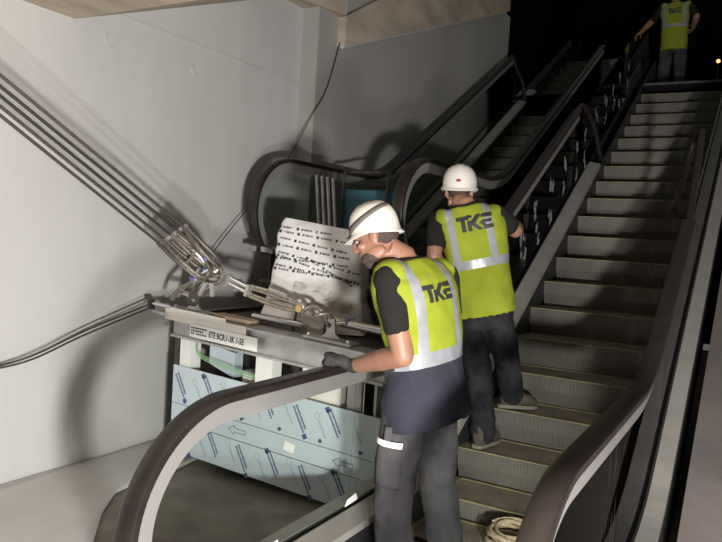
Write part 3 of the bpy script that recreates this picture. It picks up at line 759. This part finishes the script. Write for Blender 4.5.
labs = ['leftmost of the grey metal profiles leaning behind the raised glass', 'second from left of the grey metal profiles leaning behind the raised glass',
        'third from left of the grey metal profiles leaning behind the raised glass', 'rightmost of the grey metal profiles leaning behind the raised glass']
for k in range(4):
    x = -3.27+0.055*k; b = MB(); b.tube([(x+.10, 4.90, 1.215), (x-.03, 4.94, 2.06-0.01*k)], 0.014, 6)
    b.build('metal_profile', M['steel']); o = bpy.data.objects[-1] if False else COL.objects[-1]
    tag(o, labs[k], 'metal profile', 'leaning metal profiles')

# coil of rope on the lowest steps
b = MB(); c = V((-1.0, 3.47, 0.03)); pts = []
for i in range(150):
    a = i*2*PI/20; r = 0.105 + 0.022*math.sin(i*.23)+0.008*math.sin(i*.61); pts.append(c + V((r*math.cos(a), r*math.sin(a)*.95, 0.012+0.00055*i+0.008*math.sin(i*.41))))
b.tube(pts, 0.011, 6)
tag(b.build('rope_coil', M['rope'], smooth=True), 'coil of pale straw-coloured rope lying on the lowest steps', 'rope')
# small warning lamp far back at the upper floor
t = thing('warning_lamp', (-.80, 11.98, 4.55), 'small glowing orange lamp in the dark at the upper right', 'lamp')
b = MB(); b.ball((-.80, 11.98, 4.57), .028); b.build('lamp_bulb', lampm, t, smooth=True)
b = MB(); b.tube([(-.80, 12.0, 3.84), (-.80, 12.0, 4.55)], .015, 8); b.build('lamp_post', M['black'], t)
# ------------------------------------------------------------------ people
def remeshed(mb, name, voxel, mats, parent, smooth_it=2, disp=None):
    me = mb.mesh(name, mats); o = bpy.data.objects.new(name, me); COL.objects.link(o)
    r = o.modifiers.new('r', 'REMESH'); r.mode = 'VOXEL'; r.voxel_size = voxel
    if smooth_it:
        s = o.modifiers.new('s', 'SMOOTH'); s.iterations = smooth_it; s.factor = 0.5
    bpy.context.view_layer.update()
    dg = bpy.context.evaluated_depsgraph_get()
    m2 = bpy.data.meshes.new_from_object(o.evaluated_get(dg)); o.modifiers.clear(); o.data = m2; bpy.data.meshes.remove(me)
    m2.name = name
    m2.materials.clear()
    for m in (mats if isinstance(mats, (list, tuple)) else [mats]): m2.materials.append(m)
    if disp:
        ns = [v.normal.copy() for v in m2.vertices]
        for v, n in zip(m2.vertices, ns): v.co += n*disp(v.co)
    m2.polygons.foreach_set('use_smooth', [True]*len(m2.polygons)); m2.update()
    if parent: attach(o, parent)
    return o
def limb(mb, pts, rs, seg=14):
    pts = [V(p) for p in pts]; mb.tube(smoothpath(pts, 4), [r for r in interp(rs, 4)], seg)
    mb.ball(pts[0], rs[0], seg=12, ring=8); mb.ball(pts[-1], rs[-1], seg=12, ring=8)
def interp(rs, n):
    out = []
    for a, b_ in zip(rs, rs[1:]): out += [a+(b_-a)*k/n for k in range(n)]
    return out + [rs[-1]]
def ell_ring(c, right, fwd, a, b_, n=28, p=2.3):
    out = []
    for j in range(n):
        t = 2*PI*j/n; ct, st = math.cos(t), math.sin(t)
        out.append(V(c) + right*(a*math.copysign(abs(ct)**(2/p), ct)) + fwd*(b_*math.copysign(abs(st)**(2/p), st)))
    return out
def hand(mb, wrist, d, pn, thumb_side, curl=(0.3, 0.5, 0.4), spread=0.16, s=1.0, r=0.0095):
    """palm from the wrist along d, palm facing pn, thumb on thumb_side; the fingers bend towards pn"""
    d = V(d).normalized(); pn = V(pn); pn = (pn - d*pn.dot(d)).normalized(); sd = V(thumb_side); sd = (sd - d*sd.dot(d) - pn*sd.dot(pn)).normalized()
    w_ = V(wrist); R = Matrix((sd, d, pn)).transposed()
    mb.ball(w_ + d*0.050*s, (0.043*s, 0.056*s, 0.019*s), R); mb.ball(w_ + d*0.022*s + sd*0.018*s + pn*.006, (0.022*s, 0.034*s, 0.018*s), R)
    limb(mb, [w_-d*.02, w_+d*.03], [.026*s, .028*s], 12)
    for k, (off, L) in enumerate(((0.030, .080), (0.010, .089), (-0.011, .083), (-0.031, .066))):
        base = w_ + d*(0.088-0.006*abs(k-1.3))*s + sd*off*s
        dirv = (d + sd*spread*(1.2-k)*0.35).normalized(); ang = 0; p = base; pts = [base - dirv*.03]
        pts.append(base)
        for q_, seg in enumerate((.44, .32, .24)):
            ang += curl[q_]*(1+0.06*k)
            v_ = dirv*math.cos(ang) + pn*math.sin(ang); p = p + v_*L*seg*s; pts.append(p)
        mb.tube(pts, [r*1.05, r*1.05, r, r*.93, r*.85], 10); mb.ball(pts[-1], r*.88, seg=10, ring=6)
        for q_ in pts[1:-1]: mb.ball(q_, r*1.03, seg=10, ring=6)
    t0 = w_ + d*0.025*s + sd*0.028*s; tv = (d*.62 + sd*.62 + pn*.45).normalized()
    t1 = t0 + tv*.040*s; t2 = t1 + (tv*.7 + d*.5 + pn*.35).normalized()*.032*s; t3 = t2 + (d*.75 + pn*.65).normalized()*.024*s
    mb.tube([t0, t1, t2, t3], [r*1.5, r*1.25, r*1.05, r*.9], 10); mb.ball(t3, r*.95, seg=10, ring=6); mb.ball(t1, r*1.25, seg=10, ring=6); mb.ball(t2, r*1.05, seg=10, ring=6)

def head_blobs(mb, C, R):
    L = lambda x, y, z: V(C) + R @ V((x, y, z))
    mb.ball(L(0, -.012, .035), (.076, .097, .090), R, 20, 14)
    mb.ball(L(0, .022, -.040), (.060, .072, .082), R, 18, 12)
    mb.ball(L(0, .058, -.095), (.034, .030, .026), R)                       # chin
    for s in (-1, 1):
        mb.ball(L(s*.052, .012, -.070), (.018, .046, .030), R)              # jaw
        mb.ball(L(s*.040, .068, -.022), (.024, .020, .018), R)              # cheekbone
        mb.ball(L(s*.031, .083, .022), (.026, .012, .009), R)               # brow
        mb.ball(L(s*.079, -.006, -.012), (.010, .020, .031), R)             # ear
        mb.ball(L(s*.082, -.014, .004), (.009, .017, .016), R)
    mb.tube([L(0, .090, .020), L(0, .108, -.012), L(0, .112, -.026)], [.009, .012, .014], 10); mb.ball(L(0, .110, -.026), .0145, R)
    for s in (-1, 1): mb.ball(L(s*.013, .098, -.029), .010, R)
    mb.ball(L(0, .091, -.056), (.025, .010, .007), R); mb.ball(L(0, .088, -.068), (.022, .010, .008), R)

def helmet(parent, C, R, rich, band=False, emblem=False, k_=1.0):
    """hard hat about the head centre C, head frame R"""
    tilt = Matrix.Rotation(0.05, 3, 'X')
    R2 = R @ tilt; O = V(C) + R @ V((0, -.004, .044)); b = MB(); n = 44; rings = []
    for i in range(15):
        th = PI/2*i/14; rings.append([])
        for j in range(n):
            t = 2*PI*j/n; x, y = math.cos(t), math.sin(t)
            ex = k_*0.094*math.cos(th)**0.72; ey = k_*0.111*math.cos(th)**0.72; z = k_*0.107*math.sin(th)
            ridge = 0.006*max(0, 1-abs(abs(x)*math.cos(th)-0.10)/0.07) + .005*max(0, 1-abs(x*math.cos(th)*1.0)/0.05)
            rings[-1].append(O + R2 @ V((x*ex, y*ey, z + ridge*min(1, math.sin(th)*3))))
    low = []
    for dz, k in ((-.012, 1.0), (-.020, 1.06), (-.030, 1.10), (-.033, 1.075), (-.022, 0.99)):
        ring = []
        for j in range(n):
            t = 2*PI*j/n; x, y = math.cos(t), math.sin(t)
            vis = max(0, y)**3*0.030*(k-1.0)/0.10 if k > 1 else 0
            ring.append(O + R2 @ V((k_*x*0.094*k, k_*y*(0.111*k) + vis, dz - (0.028*max(0, -y))*1.0 - 0.004*max(0, y)**2*(k > 1.02))))
        low.append(ring)
    b.loft(low[::-1] + rings, cap=True)
    h = b.build('hard_hat', M['helmet'], parent, smooth=True)
    h['label'] = 'white hard hat'
    bv = BVHTree.FromPolygons([V(p) for p in b.v], b.f)
    def on(dirl, off):
        d = (R2 @ V(dirl)).normalized(); o_ = O + R2 @ V((0, 0, .03)); loc, nn, ix, ds = bv.ray_cast(o_ + d*0.5, -d, 1.0)
        return loc + d*off
    if band:                                                              # head-lamp strap slung round the shell
        lo, hi = [], []
        for j in range(49):
            t = 2*PI*j/48; y = math.sin(t); x = math.cos(t)
            zz = 0.16 - 0.40*y
            lo.append(on((x, y, zz-.15), .002)); hi.append(on((x, y, zz+.15), .002))
        s = MB(); s.add(lo+hi, [(j, j+1, 49+j+1, 49+j) for j in range(48)])
        so = s.build('lamp_strap', M['strap'], h, smooth=True); sm = so.modifiers.new('t', 'SOLIDIFY'); sm.thickness = .003
        so['label'] = 'taupe elastic strap'
        s = MB(); c = on((0, 1, -.22), .012); s.box(c, (.05, .024, .034), R2); s.build('head_lamp', M['strap'], h, bevel=.006)
    if emblem:
        c = on((0.0, -1, -.20), .0015); d = (R2 @ V((0, -1, -.20))).normalized(); e1 = (R2 @ V((1, 0, 0))); e2 = d.cross(e1); s = MB()
        ring = [on((0.125*math.cos(a), -1, -.20+.075*math.sin(a)), .002) for a in (2*PI*k/20 for k in range(20))]
        s.add([c]+ring, [(0, k+1, (k+1) % 20+1) for k in range(20)]); s.build('emblem', M['red'], h)['label'] = 'small red oval emblem'
    return h

LET = dict(T=[[(0, .74), (.80, .74), (.80, 1.0), (0, 1.0)], [(.27, 0), (.54, 0), (.54, .76), (.27, .76)]],
           K=[[(.66, 0), (.92, 0), (.92, .66), (.66, .66)], [(.92, .36), (1.30, .0), (1.62, .0), (1.14, .50)], [(.92, .38), (1.14, .44), (1.56, .93), (1.56, 1.0), (1.27, 1.0), (.92, .62)]],
           E=[[(1.48, .78), (1.70, .78), (1.74, .74), (2.28, .74), (2.28, 1.0), (1.66, 1.0)], [(1.52, .38), (1.70, .38), (1.70, .40), (2.20, .40), (2.20, .60), (1.60, .60)], [(1.64, 0), (2.28, 0), (2.28, .26), (1.72, .26), (1.64, .2)], [(1.40, .44), (1.64, .2), (1.80, .2), (1.80, .44), (1.66, .62)]])
def chest_logo(parent, vest_me, O, right, up, out, width):
    """the three dark letters printed across the back, laid on the cloth"""
    bv = BVHTree.FromPolygons([v.co.copy() for v in vest_me.vertices], [tuple(p.vertices) for p in vest_me.polygons])
    s = width/2.28
    for ch, polys in LET.items():
        bm = bmesh.new()
        for poly in polys:
            vs = [bm.verts.new((x, y, 0)) for x, y in poly]; bm.faces.new(vs)
        for x in [i*0.12 for i in range(1, 20)]:
            bmesh.ops.bisect_plane(bm, geom=bm.verts[:]+bm.edges[:]+bm.faces[:], plane_co=(x, 0, 0), plane_no=(1, 0, 0))
        for y in [i*0.125 for i in range(1, 8)]:
            bmesh.ops.bisect_plane(bm, geom=bm.verts[:]+bm.edges[:]+bm.faces[:], plane_co=(0, y, 0), plane_no=(0, 1, 0))
        bmesh.ops.triangulate(bm, faces=bm.faces[:])
        for v in bm.verts:
            p = O + right*(v.co.x-1.14)*s + up*(v.co.y-.5)*s*1.0
            loc, nn, ix, ds = bv.ray_cast(p + out*0.5, -out, 1.0)
            v.co = (loc if loc else p) + out*0.0035
        me = bpy.data.meshes.new('letter'); bm.to_mesh(me); bm.free(); me.materials.append(M['ink'])
        o = bpy.data.objects.new('letter', me); COL.objects.link(o); attach(o, parent)

def person(loc, label, *, pelvis, chest, neck, head, right, fwd, head_f, head_up, arms, legs, vox=0.010, hat=None, beard=False,
           bands=(), vband=0.105, hem=-0.12, navy_from=None, glove_left=False, trouser='trouser', logo=None, sc=1.0, vest_flare=0.0, hands=None, boots=True, seed=0, pocket=None, sleeve=.74):
    t = thing('person', loc, label, 'person'); P, Cc, Nk, Hd = V(pelvis), V(chest), V(neck), V(head)
    r0 = V(right).normalized(); f0 = V(fwd).normalized()
    up = (Nk - P).normalized(); rt = (r0 - up*r0.dot(up)).normalized(); fw = up.cross(rt)
    HR = frame3(head_f, head_up)
    # ---- body: one continuous surface
    b = MB()
    def torso(mb, g, lowz, top=True):
        prof = [(lowz, .146, .096), (0.0, .154, .102), (.10, .154, .104), (.20, .158, .110), (.30, .176, .118), (.38, .190, .120), (.45, .180, .105), (.495, .125, .075), (.525, .066, .062)]
        L = (Nk-P).length; rings = []
        for h, a, d_ in prof:
            tt = h/0.525 if h > 0 else 0
            c = P*(1-tt)**2 + (P.lerp(Nk, .5) + (Cc - P.lerp(Nk, .55))*1.5)*2*tt*(1-tt) + Nk*tt**2 if h > 0 else P + up*h
            rings.append(ell_ring(c, rt, fw, (a+g)*sc, (d_+g)*sc))
        mb.loft(rings)
    torso(b, 0.0, -.12)
    b.tube([Nk-up*.05, Nk+up*.0, Hd - HR @ V((0, .02, .06))], [.066*sc, .060*sc, .056*sc], 16)
    head_blobs(b, Hd, HR)
    for s, (sh, el, wr) in arms.items():
        limb(b, [sh, V(sh).lerp(V(el), .45), el], [.056*sc, .053*sc, .045*sc]); limb(b, [el, V(el).lerp(V(wr), .35), wr], [.045*sc, .048*sc, .030*sc])
    for s, (hp, kn, an, toe) in legs.items():
        limb(b, [hp, V(hp).lerp(V(kn), .5), kn], [.074*sc, .068*sc, .052*sc]); limb(b, [kn, V(kn).lerp(V(an), .35), an], [.054*sc, .055*sc, .037*sc])
    for s, hd in hands.items():
        if not (glove_left and s == 'L'): hand(b, **hd)
    body = remeshed(b, 'body', vox*0.8, M['skin'], t, 1)
    # ---- eyes and hair
    for s in (-1, 1):
        e = MB(); e.ball(Hd + HR @ V((s*.031, .083, .004)), (.012, .008, .008), HR, 12, 8); e.build('eye', M['eye'], t, smooth=True)
    hb_ = MB(); hb_.ball(Hd + HR @ V((0, -.022, .026)), (.0775, .083, .084), HR, 20, 14); hb_.ball(Hd + HR @ V((0, -.048, -.008)), (.064, .052, .040), HR)
    remeshed(hb_, 'hair', .008, M['hair'], t, 1)
    if beard:
        bb = MB(); bb.ball(Hd + HR @ V((0, .052, -.094)), (.044, .040, .036), HR)
        for s in (-1, 1):
            bb.ball(Hd + HR @ V((s*.048, .030, -.078)), (.021, .050, .025), HR)
            bb.ball(Hd + HR @ V((s*.030, .064, -.080)), (.024, .030, .020), HR)
        bb.ball(Hd + HR @ V((0, .094, -.045)), (.026, .010, .007), HR)
        remeshed(bb, 'beard', .005, M['hair'], t, 2)
    # ---- t-shirt with short sleeves
    wr_ = lambda f, a, k=0: (lambda co: noise.noise(co*f + V((seed, k, 0)))*a + noise.noise(co*f*2.3 + V((0, seed, k)))*a*.45)
    b = MB(); torso(b, 0.010, -.05)
    for s, (sh, el, w_) in arms.items():
        m_ = V(sh).lerp(V(el), sleeve); limb(b, [sh, V(sh).lerp(V(el), .35), m_], [.064*sc, .064*sc, .063*sc])
    remeshed(b, 't_shirt', vox, M['tshirt'], t, 2, wr_(16, .004))
    # ---- hi-vis vest
    b = MB(); L = (Nk-P).length; rings = []
    for h, a, d_ in [(hem, .192+vest_flare, .140+vest_flare), (-.05, .190+vest_flare*.8, .138+vest_flare*.7), (.05, .186+vest_flare*.4, .132), (.16, .184, .130), (.27, .195, .137), (.36, .208, .140), (.42, .212, .132), (.465, .190, .110), (.512, .106, .088)]:
        tt = max(0, h/0.525)
        c = P*(1-tt)**2 + (P.lerp(Nk, .5) + (Cc - P.lerp(Nk, .55))*1.5)*2*tt*(1-tt) + Nk*tt**2 if h > 0 else P + up*h
        rings.append(ell_ring(c, rt, fw, a*sc, d_*sc, 32))
    b.loft(rings)
    for s, (sh, el, w_) in arms.items(): b.ball(V(sh) + up*.022 + (P+up*.50-V(sh))*.16, (.066*sc, .086*sc, .062*sc), Matrix((rt, fw, up)).transposed())
    vest = remeshed(b, 'vest', vox, [M['hiviz'], M['reflect'], M['navy']], t, 3, wr_(9, .007, 3))
    # split the sewn bands off along straight seams
    bm = bmesh.new(); bm.from_mesh(vest.data); W0 = Matrix((rt, fw, up)).transposed(); 
    cuts = []
    for z0, z1 in bands: cuts += [(up, z0), (up, z1)]
    if navy_from is not None: cuts.append((up, navy_from))
    for x0 in (-vband-.022, -vband+.022, vband-.022, vband+.022): cuts.append((rt, x0))
    for no, d_ in cuts: bmesh.ops.bisect_plane(bm, geom=bm.verts[:]+bm.edges[:]+bm.faces[:], plane_co=P+no*d_, plane_no=no)
    for fc in bm.faces:
        q_ = fc.calc_center_median() - P; z, x = q_.dot(up), q_.dot(rt); mi = 0
        if navy_from is not None and z < navy_from: mi = 2
        ztop_b = bands[0][1] if bands else 0
        if any(z0 < z < z1 for z0, z1 in bands): mi = 1
        elif mi == 0 and z > ztop_b and abs(abs(x)-vband) < .022 : mi = 1
        fc.material_index = mi; fc.smooth = True
    full = vest.data.copy(); bm.to_mesh(vest.data)
    for idx, nm, mm in ((1, 'reflective_band', M['reflect']), (2, 'vest_hem', M['navy'])):
        b2 = bm.copy(); bmesh.ops.delete(b2, geom=[f for f in b2.faces if f.material_index != idx], context='FACES')
        if b2.faces:
            me = bpy.data.meshes.new(nm); b2.to_mesh(me); me.materials.append(mm); me.polygons.foreach_set('material_index', [0]*len(me.polygons))
            o = bpy.data.objects.new(nm, me); COL.objects.link(o); attach(o, vest)
        b2.free()
    bmesh.ops.delete(bm, geom=[f for f in bm.faces if f.material_index != 0], context='FACES'); bm.to_mesh(vest.data); bm.free()
    if logo:
        z, wd, dx = logo; chest_logo(vest, full, P + up*z + rt*dx - fw*.15, rt, up, -fw, wd)
    # ---- trousers
    b = MB(); rings = [ell_ring(P + up*h, rt, fw, a*sc, d_*sc) for h, a, d_ in ((-.13, .140, .105), (-.08, .168, .120), (.0, .174, .124), (.09, .172, .122), (.15, .168, .118))]; b.loft(rings)
    for s, (hp, kn, an, toe) in legs.items():
        k_ = V(kn); limb(b, [V(hp)+up*.02, V(hp).lerp(k_, .5), k_], [.092*sc, .094*sc, .082*sc]); limb(b, [k_, k_.lerp(V(an), .4), V(an)+V((0, 0, .0))], [.080*sc, .080*sc, .076*sc])
    tr_ = remeshed(b, 'trousers', vox*1.1, M[trouser], t, 3, wr_(11, .010, 5))
    if pocket:
        O, ax_, dn, out, w_, h_ = [V(x) if isinstance(x, (tuple, Vector)) else x for x in pocket]
        bv = BVHTree.FromPolygons([v.co.copy() for v in tr_.data.vertices], [tuple(p.vertices) for p in tr_.data.polygons])
        def patch(u0, u1, v0, v1, off, nm, m_):
            n = 8; g = []
            for i in range(n+1):
                for j in range(n+1):
                    p = O + ax_*(u0+(u1-u0)*i/n) + dn*(v0+(v1-v0)*j/n); loc, nn, ix, ds = bv.ray_cast(p+out*.4, -out, .8)
                    g.append((loc if loc else p) + out*off)
            mb = MB(); mb.add(g, [(i*(n+1)+j, (i+1)*(n+1)+j, (i+1)*(n+1)+j+1, i*(n+1)+j+1) for i in range(n) for j in range(n)])
            o = mb.build(nm, m_, tr_, smooth=True); s_ = o.modifiers.new('t', 'SOLIDIFY'); s_.thickness = .004; return o
        patch(-w_/2, w_/2, 0, h_, .007, 'thigh_pocket', M[trouser])
        patch(-w_/2-.004, w_/2+.004, -.012, .012, .016, 'pocket_stripe', M['label'])['label'] = 'white reflective strip'
        patch(-w_*.12, w_*.14, -.07, .0, .013, 'pocket_tab', M[trouser])
    # ---- boots
    for s, (hp, kn, an, toe) in legs.items():
        if not boots: break
        a_, t_ = V(an), V(toe); d_ = (t_ - V((a_.x, a_.y, t_.z))).normalized(); z0 = t_.z
        side = V((-d_.y, d_.x, 0)).normalized(); b = MB(); nrm = side.cross(d_); nrm = nrm if nrm.z > 0 else -nrm
        b.tube([a_+V((0, 0, .06)), a_+V((0, 0, -.02))], [.056, .058], 14)
        heel = V((a_.x, a_.y, 0)) - d_*.045; heel.z = a_.z-.075 if False else z0 - (t_-V((a_.x, a_.y, t_.z))).dot(V((0, 0, 0)))
        base = [(-.03, .036, .060), (.03, .042, .062), (.09, .044, .050), (.14, .046, .042), (.19, .042, .036), (.215, .024, .024)]
        rr_ = []
        for u, hw, hh in base:
            c = heel + d_*u + nrm*(hh+.012)
            rr_.append([c + side*hw*math.cos(q_) + nrm*hh*math.sin(q_) for q_ in (2*PI*k/14 for k in range(14))])
        b.loft(rr_); b.ball(heel + nrm*.05 + d_*.02, (.044, .046, .05))
        bo = remeshed(b, 'boot', .009, M['boot'], t, 2)
        s_ = MB(); out = []
        for u, hw in ((-.045, .020), (-.03, .034), (.03, .040), (.09, .041), (.14, .046), (.19, .042), (.218, .02)): out.append((u, hw))
        poly = [(u, hw) for u, hw in out] + [(u, -hw) for u, hw in out[::-1]]
        s_.loft([[heel + d_*u + side*v_ for u, v_ in poly], [heel + d_*u + side*v_ + nrm*.022 for u, v_ in poly]]); s_.build('sole', M['sole'], bo)
    # ---- glove
    if glove_left:
        g = MB(); hand(g, **{**hands['L'], 'r': .0135, 's': 1.12}); wr1 = V(arms['L'][2]); el1 = V(arms['L'][1])
        g.tube([wr1.lerp(el1, .16), wr1.lerp(el1, -.04)], [.036, .035], 14)
        remeshed(g, 'glove', .006, M['glove'], t, 1)['label'] = 'grey work glove'
    if hat: helmet(t, Hd, HR, True, **hat)
    return t

# --- nearest worker, hand on the right-hand escalator's left handrail
w1r = V((.28, .96, 0)); w1f = V((-.96, .28, 0))
person((-1.25, 2.80, 0), 'person in white hard hat with strap, gloved hand on the near handrail',
    pelvis=(-1.24, 2.80, .90), chest=(-1.265, 2.79, 1.25), neck=(-1.36, 2.75, 1.475), head=(-1.455, 2.675, 1.56), right=w1r, fwd=w1f,
    head_f=(-.92, -.20, -.42), head_up=(-.40, -.05, .9),
    arms={'L': ((-1.345, 2.605, 1.385), (-1.255, 2.60, 1.075), (-1.585, 2.765, .965)), 'R': ((-1.25, 2.97, 1.40), (-1.28, 3.16, 1.10), (-1.44, 3.16, .98))},
    hands={'L': dict(wrist=(-1.612, 2.755, .972), d=(-.82, -.32, .30), pn=(-.5, -.1, -1), thumb_side=(0, 1, -.2), curl=(1.35, 1.25, .8)),
           'R': dict(wrist=(-1.45, 3.155, .98), d=(-.9, -.1, -.2), pn=(0, 0, -1), thumb_side=(0, -1, 0), curl=(.6, .7, .4))},
    legs={'L': ((-1.275, 2.70, .84), (-1.30, 2.68, .46), (-1.27, 2.70, .085), (-1.47, 2.64, .0)), 'R': ((-1.215, 2.90, .84), (-1.215, 2.96, .46), (-1.15, 3.0, .085), (-1.35, 3.02, .0))},
    vox=.009, hat=dict(band=True), beard=True, bands=((.125, .185),), navy_from=.125, hem=-.13, vband=.105, vest_flare=.022, glove_left=True, trouser='trouser', logo=(.425, .17, .0), sc=1.05, sleeve=.58, seed=1,
    pocket=(V((-1.295, 2.60, .70)), V((-.99, .10, 0)), V((0, 0, -1)), V((-.05, -1, 0)), .125, .19))
# --- second worker further up, leaning to the handrail
w2r = V((.92, .39, 0)); w2f = V((-.39, .92, 0))
person((-1.42, 4.15, .30), 'person in plain white hard hat and yellow vest leaning over the handrail, seen from behind',
    pelvis=(-1.455, 4.12, 1.17), chest=(-1.52, 4.07, 1.54), neck=(-1.60, 4.05, 1.80), head=(-1.665, 4.10, 1.878), right=w2r, fwd=w2f,
    head_f=(-.30, .92, -.12), head_up=(-.06, .12, .98),
    arms={'L': ((-1.735, 3.97, 1.685), (-1.72, 3.90, 1.47), (-1.67, 4.06, 1.29)), 'R': ((-1.41, 4.13, 1.74), (-1.345, 4.27, 1.655), (-1.40, 4.47, 1.70))},
    hands={'L': dict(wrist=(-1.67, 4.06, 1.30), d=(.1, .9, .2), pn=(0, .2, -1), thumb_side=(1, 0, 0)), 'R': dict(wrist=(-1.40, 4.47, 1.70), d=(-.5, .7, .1), pn=(-.6, -.3, -.6), thumb_side=(-.4, 0, .9))},
    legs={'L': ((-1.545, 4.10, 1.08), (-1.49, 4.20, .72), (-1.41, 4.13, .395), (-1.37, 4.35, .312)), 'R': ((-1.365, 4.14, 1.08), (-1.37, 4.37, .83), (-1.35, 4.46, .59), (-1.17, 4.58, .505))},
    vox=.010, hat=dict(emblem=True, k_=1.13), bands=((.255, .308),), hem=-.035, vband=.112, trouser='trouser2', logo=(.525, .215, .03), seed=4, sleeve=.62)
# --- third worker on the top landing, in the dark
person((-1.36, 11.6, 3.85), 'person in dim yellow vest standing with back turned on the dark top landing',
    pelvis=(-1.40, 11.6, 4.80), chest=(-1.41, 11.58, 5.15), neck=(-1.42, 11.6, 5.395), head=(-1.42, 11.63, 5.53), right=(1, .05, 0), fwd=(-.05, 1, 0),
    head_f=(-.1, 1, -.15), head_up=(0, .1, 1),
    arms={'L': ((-1.60, 11.58, 5.32), (-1.75, 11.66, 5.16), (-1.90, 11.74, 5.04)), 'R': ((-1.22, 11.6, 5.32), (-1.11, 11.55, 5.14), (-1.17, 11.75, 5.04))},
    hands={'L': dict(wrist=(-1.90, 11.74, 5.04), d=(-.8, .3, -.5), pn=(0, .2, -1), thumb_side=(0, 1, 0)), 'R': dict(wrist=(-1.17, 11.75, 5.04), d=(-.3, .9, -.1), pn=(-1, 0, 0), thumb_side=(0, 0, 1))},
    legs={'L': ((-1.50, 11.6, 4.72), (-1.51, 11.6, 4.34), (-1.52, 11.6, 3.935), (-1.52, 11.82, 3.852)), 'R': ((-1.30, 11.6, 4.72), (-1.29, 11.6, 4.34), (-1.27, 11.6, 3.935), (-1.27, 11.82, 3.852))},
    vox=.012, hat=dict(), bands=((.20, .245),), hem=-.13, vband=.14, trouser='trouser', logo=(.43, .19, 0), seed=8)
